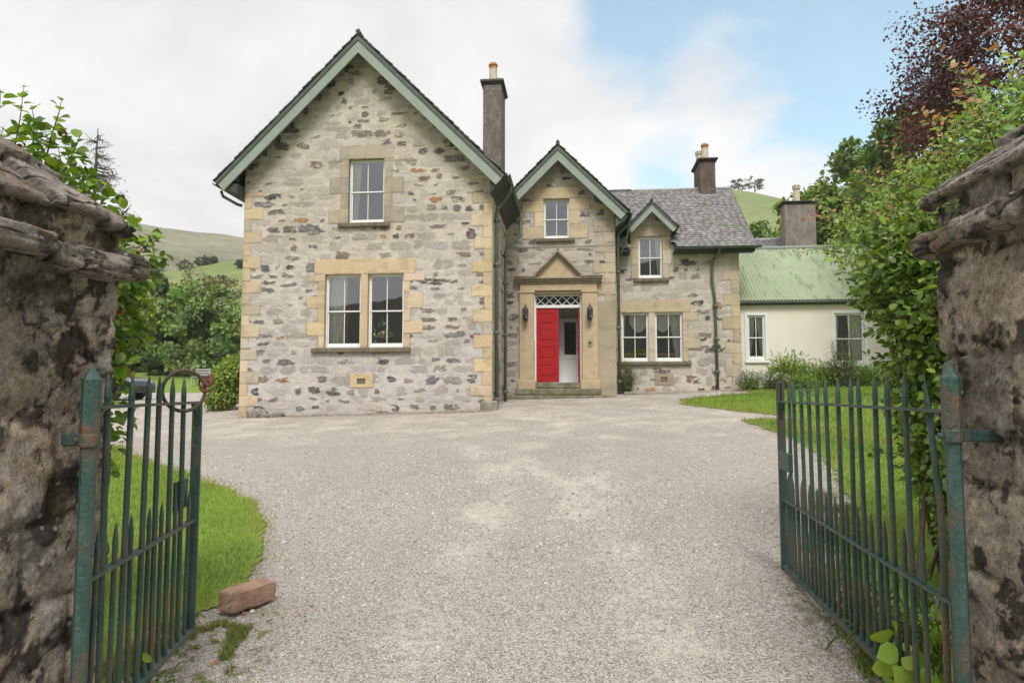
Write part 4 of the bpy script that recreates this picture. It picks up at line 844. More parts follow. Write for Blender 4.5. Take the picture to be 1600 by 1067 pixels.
# ============================================================ iron gates
def spike_bar(r,zb,zt,spk):
    m=MB(); n=10; m.lathe([(r,zb),(r,zt-spk),(r*1.12,zt-spk+.012),(r*.95,zt-spk*.55),(r*.45,zt-spk*.15),(.0015,zt)],(0,0,0),n); return m
def make_gate(name,label,hinge,end,zbot,zmid,ztop,tall,short,post_top,strap_z,wall_x,cat='gate'):
    hx,hy=hinge; ex,ey=end; Lg=math.hypot(ex-hx,ey-hy); ux,uy=(ex-hx)/Lg,(ey-hy)/Lg
    z0=gzf(hx,hy); g=thing(name,label,cat,(hx,hy,z0))
    P=lambda s,z,o=0:(hx+ux*s-uy*o,hy+uy*s+ux*o,z)
    def flat(mb,pts,w,t):      # flat bar along (s,z) points: w across the face normal, t thick
        for (s0,za),(s1,zb_) in zip(pts[:-1],pts[1:]):
            dv=np.array([s1-s0,zb_-za]); l=np.linalg.norm(dv); q=np.array([-dv[1],dv[0]])/l*t/2
            V=[P(s0+q[0],za+q[1],-w/2),P(s1+q[0],zb_+q[1],-w/2),P(s1+q[0],zb_+q[1],w/2),P(s0+q[0],za+q[1],w/2),P(s0-q[0],za-q[1],-w/2),P(s1-q[0],zb_-q[1],-w/2),P(s1-q[0],zb_-q[1],w/2),P(s0-q[0],za-q[1],w/2)]
            mb.add(V,[(0,1,2,3),(7,6,5,4),(0,4,5,1),(1,5,6,2),(2,6,7,3),(3,7,4,0)])
    def post(mb,r0,z0_,z1_,c=.016):
        a=r0; pts=[]
        for k in range(8):
            q=math.pi/8+k*math.pi/4; pts.append((math.cos(q)*a*1.06,math.sin(q)*a*1.06))
        return pts
    m=MB(); pr=post(m,.029,0,0)
    prof=[(.90,-.12),(.90,strap_z-z0-.05),(1.10,strap_z-z0+.02),(1.12,post_top-.075-z0),(1.12,post_top-.06-z0),(.93,post_top-.052-z0),(.05,post_top-z0)]
    V=[];F=[]
    for (sx,zz) in prof:
        for (a,b) in pr: V.append(P(a*sx,z0+zz,b*sx))
    for i in range(len(prof)-1):
        for k in range(8): F.append((i*8+k,i*8+(k+1)%8,(i+1)*8+(k+1)%8,(i+1)*8+k))
    F.append(tuple(range(len(V)-8,len(V)))); MB().add(V,F).build('hinge_post',MT['gate'],g)
    for zz in (strap_z,):
        m=MB(); m.lathe([(.036,-.024),(.0375,-.018),(.0375,.018),(.036,.024)],(hx,hy,zz),16); sx=1 if wall_x>hx else -1
        m.bev(min(hx+sx*.03,wall_x+sx*.03),max(hx+sx*.03,wall_x+sx*.03),hy-.010+.012,hy+.010+.022,zz-.022,zz+.022,.004); m.tube([P(0.0,zz,.036),P(.0,zz,.052)],.011,8)
        m.build('hinge_strap',MT['gate'],g)
    m=MB(); m.tube([P(0,strap_z+.13,-.036),P(0,strap_z+.13,.036)],.009,8)
    t=MB(); flat(t,[(.03,ztop),(Lg+.008,ztop)],.036,.013); t.build('top_rail',MT['gate'],g)
    t=MB(); flat(t,[(.03,zmid+.0),(Lg,zmid)],.036,.015); t.build('middle_rail',MT['gate'],g)
    t=MB(); flat(t,[(.03,zbot),(Lg,zbot)],.045,.026); t.build('bottom_rail',MT['gate'],g)
    t=MB(); pts=[(.028+.085*(1-math.cos(a)) ,ztop-.105+.10*math.sin(a)) for a in np.linspace(0,math.pi/2,7)]; flat(t,pts,.028,.014)
    t.build('rail_bracket',MT['gate'],g)
    t=MB(); flat(t,[(Lg,zbot),(Lg,ztop+.005)],.05,.018); flat(t,[(Lg-.075,ztop-.006),(Lg-.025,ztop-.055),(Lg-.008,ztop-.12)],.022,.014); t.build('end_stile',MT['gate'],g)
    return g,P,Lg
def add_bars(g,P,items,name,r,zb,spk,tap=None):
    first=None
    for s,zt in items:
        key=round(zt-zb,3)
        if first is None or first[0]!=key:
            me=spike_bar(r,0,zt-zb,spk).build(name,MT['gate'],g,smooth=False); first=(key,me); o=me
            me.data.transform(__import__('mathutils').Matrix.Translation(BASE[g.name]))   # mesh in the bar's own frame
        else:
            o=first[1].copy(); COL.objects.link(o); o.parent=g
        p=P(s,zb); o.location=np.array(p)-BASE[g.name]; o.rotation_euler=(R(rng.uniform(-.7,.7)),R(rng.uniform(-.7,.7)),rng.uniform(0,6))
# short left leaf
gl,P,Lg=make_gate('iron_gate','short green iron gate leaf with six tall spiked bars by the left pillar',(-1.835,2.43),(-2.125,3.66),.20,.795,1.440,0,0,1.605,1.318,-1.955)
add_bars(gl,P,[(s,1.575) for s in (.167,.344,.53,.697,.874,1.06)],'tall_bar',.0125,.20,.115)
add_bars(gl,P,[(s,.965) for s in (.085,.255,.437,.613,.786,.967,1.16)],'short_bar',.0105,.20,.10)
m=MB(); a,b=P(1.0,.92,.014),P(1.19,.92,.014); m.add([(*a[:2],.88),(*b[:2],.88),(*b[:2],1.03),(*a[:2],1.03),(a[0]-.014,a[1],.88),(b[0]-.014,b[1],.88),(b[0]-.014,b[1],1.03),(a[0]-.014,a[1],1.03)],[(0,1,2,3),(7,6,5,4),(0,4,5,1),(1,5,6,2),(2,6,7,3),(3,7,4,0)])
m.build('lock_plate',MT['gate'],gl)
# long right leaf
gr,P2,Lr=make_gate('iron_gate','long green iron gate leaf of thirteen tall spiked bars, one of them bent',(1.405,2.74),(1.522,5.33),.215,.705,1.425,0,0,1.615,1.335,1.565)
add_bars(gr,P2,[(s,1.578) for s in (.406,.584,.768,.938,1.126,1.291,1.484,1.67,1.832,2.007,2.196,2.40)],'tall_bar',.0125,.215,.125)
add_bars(gr,P2,[(s,.90) for s in (.062,.30,.495,.676,.853,1.032,1.209,1.388,1.577,1.751,1.92,2.10,2.298,2.48)],'short_bar',.0105,.215,.105)
m=MB(); m.tube([P2(.130,.215),P2(.122,.72),P2(.124,.90,-.004),P2(.145,1.05,-.010),P2(.225,1.40,-.018),P2(.235,1.46,-.018),P2(.262,1.585,-.02)],[.0125,.0125,.0135,.0125,.0125,.0135,.0012],10); m.build('bent_bar',MT['gate'],gr,label='green bar bent out of line beside the hinge post')
m=MB(); c=np.array(P2(2.60,0)); 
for dx in (-.026,.004): m.bev(c[0]+dx,c[0]+dx+.022,c[1]-.012,c[1]+.03,.16,1.575,.005)
m.build('meeting_stile',M('grey_green_worn_iron',(.075,.08,.062),(.045,.05,.04),.7,10,60,.5,stretch=(1,1,.3)),gr)
m=MB(); a=P2(2.30,0); b=P2(2.57,0); m.bev(a[0]-.03,a[0]+.0,a[1],b[1],.93,1.06,.004); m.build('lock_plate',MT['gate'],gr)
# the ring and its shackle hanging on the left leaf's corner
def torus(mb,c,r,t,ax1,ax2,n=32,k=8,a0=0,a1=2*math.pi):
    ax1=np.array(ax1,float);ax2=np.array(ax2,float);ax1/=np.linalg.norm(ax1);ax2/=np.linalg.norm(ax2); pts=[np.array(c)+r*(math.cos(a)*ax1+math.sin(a)*ax2) for a in np.linspace(a0,a1,n)]
    return mb.tube(pts,t,k,cap=abs(a1-a0)<6.2)
cr=np.array(P(.94,1.505,-.03)); axu=np.array([P(1,0)[i]-P(0,0)[i] for i in range(3)])
m=torus(MB(),cr,.155,.0125,(axu[0]*.75+.40,axu[1]*.75,0),(0,.12,.70),40,10)
m=MB(); rr=[]; e1=np.array([axu[0]*.55+.62,axu[1]*.55,0]); e1/=np.linalg.norm(e1); e2=np.array([0,0,1.])
torus(m,cr,.104,.0095,e1,e2,44,10)
tag(m.build('iron_ring',MT['ringiron'],None,cr-np.array([0,0,.104]),True),'large plain brown iron ring hung over the short gate leaf','ring')
m=MB(); c=cr+e1*.095+e2*.045
for k,(o,a) in enumerate((((0,0,.0),0),((.022,.01,.012),1.2),((.035,-.012,.006),2.2))):
    cc=c+np.array(o); torus(m,cc,.026,.0065,(math.cos(a),math.sin(a)*.4,.2),(0,.35*math.sin(a),1),20,7)
m.tube([c+np.array([-.02,0,-.03]),c+np.array([.0,.0,-.05]),c+np.array([.03,0,-.045])],.008,6)
tag(m.build('chain',MT['rust'],None,c,True),'short clump of red rusty chain links on the iron ring','chain')
# sandstone kerb block lying on the grass edge
bc=np.array([-2.27,4.60]); ang=math.atan2(.32,.27)+.22; bm_=MB(); V=[]
m=MB(); m.bev(-.175,.175,-.08,.08,0,.14,.012)
import bmesh
_b=bmesh.new(); _v=[_b.verts.new(p) for p in m.V]; [_b.faces.new([_v[i] for i in f]) for f in m.F]; bmesh.ops.subdivide_edges(_b,edges=_b.edges[:],cuts=7,use_grid_fill=True)
_q=np.array([v.co[:] for v in _b.verts]); _n=fbm(_q[:,0]*14+_q[:,2]*9,_q[:,1]*14+_q[:,2]*11,4,88)-.5; _n2=fbm(_q[:,0]*55+_q[:,2]*31,_q[:,1]*55+_q[:,2]*47,3,89)-.5
_e=np.abs(_q-[0,0,.075])/[.175,.08,.07]; _c=np.clip(np.sort(_e,1)[:,1]-.80,0,1)*.10; _q=_q*(1+.10*_n+.05*_n2)[:,None]-(_q-[0,0,.075])*(_c*(.4+2.2*np.abs(_n)))[:,None]*2
m=MB(); _b.verts.index_update(); m.V=[tuple(p) for p in _q]; m.F=[tuple(v.index for v in f.verts) for f in _b.faces]
ca,sa=math.cos(ang),math.sin(ang); zz=gzf(*bc)+.015
V=[(bc[0]+x*ca-y*sa+.008*math.sin(37*x+5*z),bc[1]+x*sa+y*ca+.006*math.sin(29*y+51*x),zz+z*(1+.07*x)+.02*x) for x,y,z in m.V]
tag(obj('stone_block',V,m.F,M('red_sandstone_block',(.37,.235,.165),(.26,.16,.115),.95,12,60,.8),None,(bc[0],bc[1],zz)),'reddish sandstone block lying at the edge of the lawn and gravel','block')

# ============================================================ foliage
T_FOLD=(np.array([(0,0,0),(0,1,-.10),(0,.33,.0),(0,.68,-.01),(-.36,.30,.09),(-.33,.66,.07),(.36,.30,.09),(.33,.66,.07),(-.17,.08,.03),(.17,.08,.03)]),
        np.array([(0,2,8),(8,2,4),(4,2,5),(2,3,5),(3,1,5),(2,0,9),(2,9,6),(2,6,7),(3,2,7),(1,3,7)]))
T_OVAL=(np.array([(0,0,0),(-.30,.35,.06),(-.24,.75,.03),(0,1,-.08),(.24,.75,.03),(.30,.35,.06)]),np.array([(0,4,5),(0,3,4),(0,2,3),(0,1,2)]))
T_QUAD=(np.array([(0,0,0),(-.38,.5,.05),(0,1,-.05),(.38,.5,.05)]),np.array([(0,3,2),(0,2,1)]))
T_BLADE=(np.array([(-.5,0,0),(.5,0,0),(-.38,.5,.10),(.38,.5,.10),(0,1,.34)]),np.array([(0,1,3),(0,3,2),(2,3,4)]))
def leaves(name,P,D,N,S,C,mat,parent,tpl,wid=1.,base=None,kind=None):
    """P points, D growth direction, N face normal, S length, C colour"""
    T,Fc=tpl; n=len(P); D=D/(np.linalg.norm(D,axis=1,keepdims=True)+1e-9); X=np.cross(D,N); X/=np.linalg.norm(X,axis=1,keepdims=True)+1e-9; Z=np.cross(X,D)
    S=np.broadcast_to(S,(n,)); w=np.broadcast_to(wid,(n,))
    V=P[:,None]+S[:,None,None]*(T[None,:,0,None]*(w[:,None,None]*X[:,None])+T[None,:,1,None]*D[:,None]+T[None,:,2,None]*Z[:,None])
    F=(Fc[None]+(np.arange(n)*len(T))[:,None,None]).reshape(-1,3)
    o=obj(name,V.reshape(-1,3),F,mat,parent,base,np.repeat(C,len(T),0))
    if kind: o['kind']=kind
    return o
def rdir(n): v=rng.normal(size=(n,3)); return v/np.linalg.norm(v,axis=1,keepdims=True)
def pick(cols,n,var=.2):
    c=np.array(cols)[rng.integers(len(cols),size=n)]; return c*rng.uniform(1-var,1+var,(n,1))*np.stack([rng.uniform(.88,1.14,n),np.ones(n),rng.uniform(.8,1.2,n)],-1)
def crownpts(c,r,nclump,n,csz,seed,flat=0.,lumpy=.3,inner=.35):
    """clumps of leaves spread over and inside a lumpy ellipsoid"""
    d=rdir(nclump); rad=rng.uniform(inner,1,nclump)**.5
    lump=1-lumpy+lumpy*2*fbm(d[:,0]*2.2+seed,d[:,1]*2.2+d[:,2]*2.7,3,seed)
    cc=d*(rad*lump)[:,None]; crownpts.cc=cc*np.array(r)+np.array(c)
    k=rng.integers(nclump,size=n); off=rdir(n)*(rng.uniform(0,1,n)**.5)[:,None]*csz*rng.uniform(.6,1.3,nclump)[k][:,None]; off[:,2]*=.62
    p=(cc[k]+off)*np.array(r)+np.array(c); out=p-np.array(c); out/=np.linalg.norm(out,axis=1,keepdims=True)+1e-9
    return p,out,k
def tree(name,label,x,y,zc,r,h0,cols,n=5000,ls=.35,nclump=60,csz=.30,seed=1,trunk=.25,group=None,mat=None,cat='tree',bark=None,zb=None,lumpy=.32,inner=.3,limbs=7):
    zb=(gzf(x,y)-.1) if zb is None else zb; t=thing(name,label,cat,(x,y,zb),group)
    m=MB(); top=zc+r[2]*.35; w=rng.uniform(-.15,.15,(5,2))*trunk*4
    pts=[(x+w[i,0]*i/4,y+w[i,1]*i/4,zb+(top-zb)*i/4) for i in range(5)]; m.tube(pts,[trunk*1.25,trunk,trunk*.8,trunk*.5,trunk*.18],8)
    for k in range(limbs):
        a=k*2.4+seed; f=rng.uniform(.35,.85); i=f*4; p0=np.array(pts[int(i)])+(np.array(pts[min(int(i)+1,4)])-np.array(pts[int(i)]))*(i%1)
        e=np.array([x+math.cos(a)*r[0]*.75,y+math.sin(a)*r[1]*.75,max(p0[2]+r[2]*rng.uniform(.1,.5),zc-r[2]*.5)]); mid=(p0+e)/2+np.array([0,0,-.06*r[2]]); m.tube([p0,mid,e],[trunk*.4,trunk*.25,trunk*.06],6)
    p,out,k=crownpts((x,y,zc),r,nclump,n,csz,seed,0,lumpy,inner)
    for e in crownpts.cc[:(110 if limbs>20 else 14)]:
        s0=np.array([x,y,max(zb+1.5,zc-r[2]*.6)])*.28+e*.72; s0[2]-=.1*r[2]; s0=s0+rng.normal(size=3)*.09*r[0]; m.tube([s0,(s0+e)/2+rng.normal(size=3)*.03*r[0],e+(e-s0)*.15],[trunk*.09,trunk*.06,trunk*.015],5)
    m.build('trunk',bark or MT['bark'],t,smooth=True)
    ct=pick(cols,nclump,.25)[k]*rng.uniform(.8,1.2,(n,1))
    N=out*.6+rdir(n)*.75+np.array([0,0,.55]); D=rdir(n)+out*.4+np.array([0,0,-.35])
    leaves('crown',p,D,N,ls*rng.uniform(.6,1.3,n),ct,mat or MT['far'],t,T_QUAD); return t
G1=[(.15,.215,.065),(.18,.25,.075),(.12,.175,.055),(.21,.28,.09)]
G2=[(.095,.135,.05),(.115,.16,.055),(.075,.11,.04)]
G3=[(.19,.27,.06),(.24,.33,.075),(.15,.22,.055),(.12,.175,.05)]
GB=[(.19,.185,.10),(.22,.20,.115),(.16,.165,.085)]
# trees behind the court on the left
tree('tall_tree','dark green tree on the left edge of the trees beyond the court',-33.4,48.6,6.6,(3.4,3.2,4.2),0,G1+G2,6500,.42,70,.3,11,.3)
tree('tall_tree','mid green tree standing between the dark tree and the round topped tree',-29.4,48.0,6.0,(2.9,3,3.8),0,G1+G2[:1],5500,.40,60,.3,12,.26)
tree('round_tree','round topped light green tree just left of the big gable',-23.3,42.8,5.0,(3.5,3.2,3.3),0,[(.25,.33,.13),(.20,.28,.105),(.29,.37,.16),(.15,.21,.08)],9500,.32,95,.24,13,.25,lumpy=.16)
tree('bare_tree','thin brownish tree just coming into leaf behind the round tree',-33.6,58.6,9.4,(3.1,3,3.2),0,GB,2600,.30,60,.28,14,.22,bark=MT['greybark'],limbs=16)
tree('dense_tree','dense tree at the far left behind the hedge leaves',-38.5,52,6.2,(3.6,3.4,4.2),0,G1+G2,5000,.45,60,.3,15,.3)
for i,(x,y,zc,r,lab) in enumerate(((-36.5,49.4,3.6,(2.6,1.2,1.0),'low dark shrub added as shade under the trees furthest from the gable'),(-31.2,47.2,3.5,(2.8,1.2,1.0),'low dark shrub added as shade in the middle under the trees'),(-26.2,44.2,3.1,(2.8,1.2,.9),'low dark shrub added as shade at the foot of the round tree'))):  # dark leaf masses added in place of the shade below the trees
    t=thing('shrub',lab,'shrub',(x,y,gzf(x,y)),'dark shrubs added as shade under the left trees'); p,o,k=crownpts((x,y,zc),r,40,2600,.4,20+i,0,.3); leaves('foliage',p,rdir(2600),o+rdir(2600)*.6,.33,pick(G2,2600),MT['far'],t,T_QUAD)
# trees dotted on the hillside
for i,(u,rad,s,lab,d) in enumerate(((312,1.75,1,'dark broad tree high on the pasture ridge',183),(340,1.5,2,'small dark round tree low on the pasture ridge',150),(372,1.5,3,'tree on the pasture ridge beside the gable corner',165),
        (232,2.6,4,'grey green tree on the ridge left of the others',170),(284,1.5,5,'low bush tree in the middle of the ridge',178),(206,2.2,6,'tree on the ridge nearest the gate pillar',165),(327,1.1,7,'tiny bush beside the dark broad ridge tree',185))):
    a=R(bear(u)); x,y=d*math.sin(a),d*math.cos(a); z=h_near(x,y)
    tree('ridge_tree',lab,x,y,z+rad*.7,(rad*.95,rad*.95,rad*.7),0,[(.10,.125,.065),(.085,.11,.06)] if i!=3 else [(.15,.165,.11)],900,.42,26,.34,30+i,.22,'trees dotted along the pasture ridge',zb=z-.3)
for i,(u,rad,lab) in enumerate(((1161,2.4,'hilltop tree left of its neighbour on the right skyline'),(1187,2.7,'hilltop tree right of its neighbour on the right skyline'))):
    a=R(bear(u)); d=284; x,y=d*math.sin(a),d*math.cos(a); z=h_right(x,y)
    tree('hilltop_tree',lab,x,y,z+rad*1.0,(rad*1.5,rad*1.2,rad*.95),0,[(.10,.115,.07),(.13,.14,.09)],1000,.5,24,.3,40+i,.25,'trees on the hill skyline',zb=z-.3)
# trees behind the wing and cottage
tree('leafy_tree','dark leafy tree showing between the slate roof and the tall grey chimney',13.4,50.8,11.6,(2.0,2,2.5),0,G1,4200,.40,46,.3,51,.25)
tree('leafy_tree','bright green tree top just left of the tall grey chimney',15.6,52.5,11.4,(1.5,1.6,2.1),0,G3,2600,.40,34,.32,52,.22)
tree('oak_tree','broad green oak above the cottage ridge just right of the tall chimney',14.9,41.5,10.8,(2.9,2.8,3.4),0,G3,8000,.33,85,.25,53,.35)
tree('oak_tree','tallest oak behind the cottage, its top against the blue sky',18.6,43.5,13.4,(3.4,3.2,4.3),0,G3+G1,9500,.34,95,.25,54,.4)
tree('oak_tree','dark lower tree behind the cottage ridge',16.2,36.8,7.6,(3.0,2.6,3.0),0,G1+G2,6000,.32,70,.27,55,.3)
tree('oak_tree','green tree rising behind the rose thicket below the copper beech',17.2,34.0,11.6,(3.6,3.4,3.8),0,G1+G3,8500,.31,90,.25,56,.35)
PU=[(.13,.040,.036),(.095,.030,.032),(.18,.06,.045),(.065,.023,.027)]
tree('copper_beech','copper beech with dark purple leaves above the right gate pillar',12.9,18.6,9.1,(4.5,4.0,4.4),0,PU,66000,.105,360,.17,57,.3,mat=MT['purple'],lumpy=.22,inner=.35,limbs=26)
# bare spruce
t=thing('spruce','tall thin almost bare spruce against the grey sky','tree',(-26.6,34.8,gzf(-26.6,34.8)))
m=MB(); zt=16.2; zb=gzf(-26.6,34.8)-.1; m.tube([(-26.6,34.8,zb),(-26.55,34.8,9),(-26.65,34.8,13),(-26.6,34.8,zt)],[.24,.16,.09,.02],7); P_=[];D_=[]
for k in range(82):
    f=rng.uniform(.0,1)**.8; z=7.2+f*(zt-7.5); ln=(1-f)*2.9*rng.uniform(.55,1.1)+.25; a=rng.uniform(0,6.28); d=np.array([math.cos(a),math.sin(a),0]); p0=np.array([-26.6,34.8,z])
    pts=[p0,p0+d*ln*.5+[0,0,-.10*ln],p0+d*ln+[0,0,.03*ln]]; m.tube(pts,[.045,.03,.010],5)
    for j in range(int(7*ln)+2):
        q=rng.uniform(.25,1); b=p0+d*ln*q+np.array([0,0,-.16*ln*q*(1-q)*1.5]); e=rdir(1)[0]*.34+d*.22+np.array([0,0,-.05]); m.tube([b,b+e*.6,b+e],[.012,.009,.004],4)
        for q2 in (.4,.7,1.): P_.append(b+e*q2); D_.append(e)
m.build('trunk',MT['greybark'],t); P_=np.array(P_);D_=np.array(D_); P_=np.repeat(P_,2,0)+rng.normal(size=(len(P_)*2,3))*.05
leaves('needles',P_,np.repeat(D_,2,0)+rdir(len(P_))*.4,rdir(len(P_)),.10*rng.uniform(.6,1.3,len(P_)),pick([(.06,.062,.05),(.045,.05,.04),(.075,.085,.055)],len(P_)),MT['far'],t,T_QUAD,.5)

# ---- near hedges: stems, twigs and individually shaped leaves
def hedge(t,blobs,n,ls,cols,mat,tpl,wid=1.,keep=None,nstem=14,root=None,up=.25,shell=.55,twigs=120,tipcols=None,tipfrac=0.,name='foliage'):
    P=[];O=[]
    vol=np.array([b[3]*b[4]*b[5] for b in blobs])**.67; vol/=vol.sum(); m=MB(); tw=[]
    for b,f in zip(blobs,vol):
        k=int(n*f); c=np.array(b[:3]);r=np.array(b[3:6]); d=rdir(k); lump=.78+.44*fbm(d[:,0]*3+b[0]*5,d[:,1]*3+d[:,2]*4+b[2]*3,3,int(abs(b[0]*97+b[2]*31))%900)
        q=d*(rng.uniform(shell**3,1,k)**(1/3)*lump)[:,None]; P.append(c+q*r); O.append(d)
        for j in range(int(twigs*f)):
            d1=rdir(1)[0]; e=c+d1*r*rng.uniform(.7,1.02); s=c+d1*r*rng.uniform(.1,.4)+rng.normal(size=3)*.03; m.tube([s,(s+e)/2+rng.normal(size=3)*.02,e],[.006,.004,.0015],4)
    P=np.concatenate(P);O=np.concatenate(O)
    if keep is not None: k=keep(P); P=P[k];O=O[k]
    nn=len(P)
    if root is not None:
        for k in range(nstem):
            e=P[rng.integers(nn)]; s=np.array(root)+rng.normal(size=3)*np.array([.25,.3,.0]); s[2]=gzf(s[0],s[1])-.03; mid=(s+e)/2+rng.normal(size=3)*.08; m.tube([s,mid,e],[.018,.012,.003],6)
    m.build('branches',MT['twig'],t)
    C=pick(cols,nn,.22)
    if tipcols is not None:
        k=rng.random(nn)<tipfrac*sst(.42,.62,fbm(P[:,0]*3+P[:,1]*2,P[:,2]*3.2,3,77))*2*(np.linalg.norm(O,axis=1)>0); C[k]=pick(tipcols,int(k.sum()),.2)
    N=O*.55+np.array([0,-.15,.75])+rdir(nn)*.5; D=O*.55+rdir(nn)*.75+np.array([0,-.1,-.25])
    leaves(name,P,D,N,ls*rng.uniform(.6,1.25,nn),C,mat,t,tpl,wid); return P
HZ=[(.16,.255,.035),(.20,.315,.045),(.12,.20,.032),(.245,.355,.06),(.085,.15,.03)]
HZD=[(.11,.19,.036),(.15,.25,.045),(.19,.30,.052),(.075,.135,.03),(.25,.35,.06)]
def spray(t,paths,ls,cols,mat,tpl,name='spray_leaves',dens=38,wid=1.,spread=.04,tipcols=None,r0=.006):
    P=[];D=[];tip=[]
    for pts in paths:
        pts=np.array(pts,float); MB().tube(pts,np.linspace(r0,.0012,len(pts)),5).build('twig',MT['twig'],t); seg=np.linalg.norm(np.diff(pts,axis=0),axis=1); tot=seg.sum(); cum=np.concatenate([[0],np.cumsum(seg)])
        for k in range(max(3,int(tot*dens))):
            s=(k+rng.uniform(.2,.8))/max(3,int(tot*dens))*tot; p=np.array([np.interp(s,cum,pts[:,i]) for i in range(3)]); d=np.array([np.interp(min(s+.02,tot),cum,pts[:,i]) for i in range(3)])-p; d/=np.linalg.norm(d)+1e-9
            side=np.cross(d,rdir(1)[0]); side/=np.linalg.norm(side)+1e-9; P.append(p+side*spread*.3); D.append(d*.5+side*.9+[0,0,-.15]); tip.append(s/tot)
    P=np.array(P);D=np.array(D);n=len(P); C=pick(cols,n,.2)
    if tipcols is not None: k=np.array(tip)>.72; C[k]=pick(tipcols,int(k.sum()),.2)
    leaves(name,P,D,np.array([0,-.35,.8])+rdir(n)*.55,ls*rng.uniform(.65,1.25,n),C,mat,t,tpl,wid)
# left hedge behind the left pillar
lh=thing('hazel_hedge','bright green broad leaved hedge growing up behind the left gate pillar','hedge',(-3.0,3.5,gzf(-3,3.5)))
hedge(lh,[(-2.95,3.30,2.20,.40,.32,.28),(-2.62,3.55,1.95,.20,.34,.34),(-2.72,3.5,1.5,.25,.3,.5),(-3.25,3.25,2.46,.36,.28,.26),(-2.50,3.5,2.22,.20,.22,.24),(-2.78,3.5,2.48,.24,.22,.26),(-3.02,3.5,2.72,.26,.22,.30),(-3.9,3.5,1.7,.7,.5,.9)],6200,.062,HZ+HZD[:2],MT['leaf'],T_FOLD,1.,lambda P:~((P[:,0]>-2.78)&(P[:,0]<-1.9)&(P[:,1]>1.9)&(P[:,1]<2.78))&(P[:,0]<-.655*P[:,1]-.10+.22*fbm(P[:,2]*4,P[:,1]*4,3,8)),5,(-3.3,3.3,0),.25,.35,130,[(.28,.07,.03),(.22,.13,.04)],.03)
sp=[]
for (a,b) in (((-3.05,3.3,2.3),(-2.87,3.2,3.10)),((-3.15,3.3,2.4),(-3.0,3.2,3.08)),((-3.1,3.35,2.3),(-3.2,3.3,3.0)),((-2.95,3.35,2.3),(-2.72,3.3,2.72)),((-3.3,3.3,2.4),(-3.38,3.2,2.92)),((-3.05,3.3,2.4),(-3.1,3.1,2.98)),((-3.0,3.5,2.7),(-2.86,3.45,3.14)),((-3.05,3.5,2.7),(-3.0,3.4,3.08)),((-2.9,3.5,2.6),(-2.74,3.45,2.92)),((-2.6,3.5,2.3),(-2.42,3.45,2.52)),((-2.5,3.5,2.1),(-2.30,3.5,2.36)),((-3.1,3.25,2.4),(-2.93,3.15,2.86)),((-3.0,3.25,2.4),(-2.80,3.15,2.78)),((-3.2,3.25,2.4),(-3.12,3.15,2.84)),((-3.0,3.25,2.4),(-2.92,3.2,2.66)),((-2.8,3.4,2.2),(-2.62,3.3,2.52)),((-2.85,3.4,2.2),(-2.72,3.3,2.62)),((-2.65,3.5,2.0),(-2.42,3.5,2.24)),((-2.65,3.5,1.8),(-2.36,3.5,2.02)),((-2.65,3.5,1.6),(-2.38,3.5,1.62))):
    a=np.array(a);b=np.array(b); sp.append([a,(a*.6+b*.4)+[.0,0,.04],(a*.25+b*.75)+[.01,0,.03],b])
spray(lh,sp,.070,HZ[:4],MT['leaf'],T_FOLD,dens=34)
# right hedge behind the right pillar
rh_=thing('beech_hedge','tall leafy beech hedge end filling the gap between the right pillar and the cottage','hedge',(2.7,4.9,gzf(2.7,4.9)))
hedge(rh_,[(2.48,4.75,2.05,.42,.62,.62),(2.55,4.85,1.55,.40,.65,.62),(2.56,4.75,1.05,.36,.6,.5),(2.62,4.6,.68,.33,.55,.45),(2.30,4.9,2.25,.36,.45,.36),(3.3,4.9,1.6,.7,.8,1.2)],20000,.058,HZD+HZ[:2],MT['leaf2'],T_FOLD,1.,lambda P:~((P[:,0]>1.5)&(P[:,0]<2.42)&(P[:,1]>2.2)&(P[:,1]<3.2)),20,(2.65,4.8,0),.25,.55,420)
sp=[]
for k in range(46):
    z=rng.uniform(.85,2.75); a=np.array([2.42,rng.uniform(4.3,5.3),z]); b=a+np.array([-rng.uniform(.22,.46)*(.5+.5*min(1,(z-.4)/1.2)),rng.uniform(-.25,.2),rng.uniform(-.02,.22)]); sp.append([a,(a+b)/2+[0,0,.03],b])
spray(rh_,sp,.060,HZ[:4]+HZD[:2],MT['leaf'],T_FOLD,dens=40)
sp=[[(2.25,4.9,2.3),(2.02,4.95,2.40),(1.78,5.0,2.42)],[(2.25,4.9,2.45),(2.05,4.95,2.52),(1.83,5.0,2.60)],[(2.2,4.8,1.95),(1.98,4.85,2.0),(1.85,4.85,1.98)]]
spray(rh_,sp,.05,HZ[:4],MT['leaf'],T_FOLD,'shoot_leaves',24)
# rose thicket over the right pillar
rt=thing('rose_thicket','sprawling yellow green rose thicket with reddish young shoots over the right pillar','shrub',(3.0,4.6,gzf(3,4.6)))
RS=[(.25,.38,.105),(.31,.44,.14),(.20,.32,.085),(.155,.25,.07),(.37,.47,.19)]; RT=[(.42,.19,.11),(.36,.27,.13),(.44,.29,.17)]
hedge(rt,[(2.95,4.55,2.95,.62,.6,.50),(2.55,4.9,2.72,.52,.5,.42),(3.25,4.4,3.35,.55,.5,.45),(2.40,5.3,2.62,.55,.5,.36),(3.6,4.3,3.0,.6,.6,.9),(2.75,4.7,2.45,.5,.5,.35),(3.35,4.3,3.45,.55,.5,.50),(2.95,4.7,3.15,.50,.5,.42),(2.55,5.0,2.85,.40,.4,.36)],24000,.038,RS,MT['leaf'],T_OVAL,1.,lambda P:~((P[:,0]>1.45)&(P[:,0]<2.5)&(P[:,1]>2.2)&(P[:,1]<3.25)),16,(2.95,4.6,0),.25,.25,520,RT,.09)
sp=[]
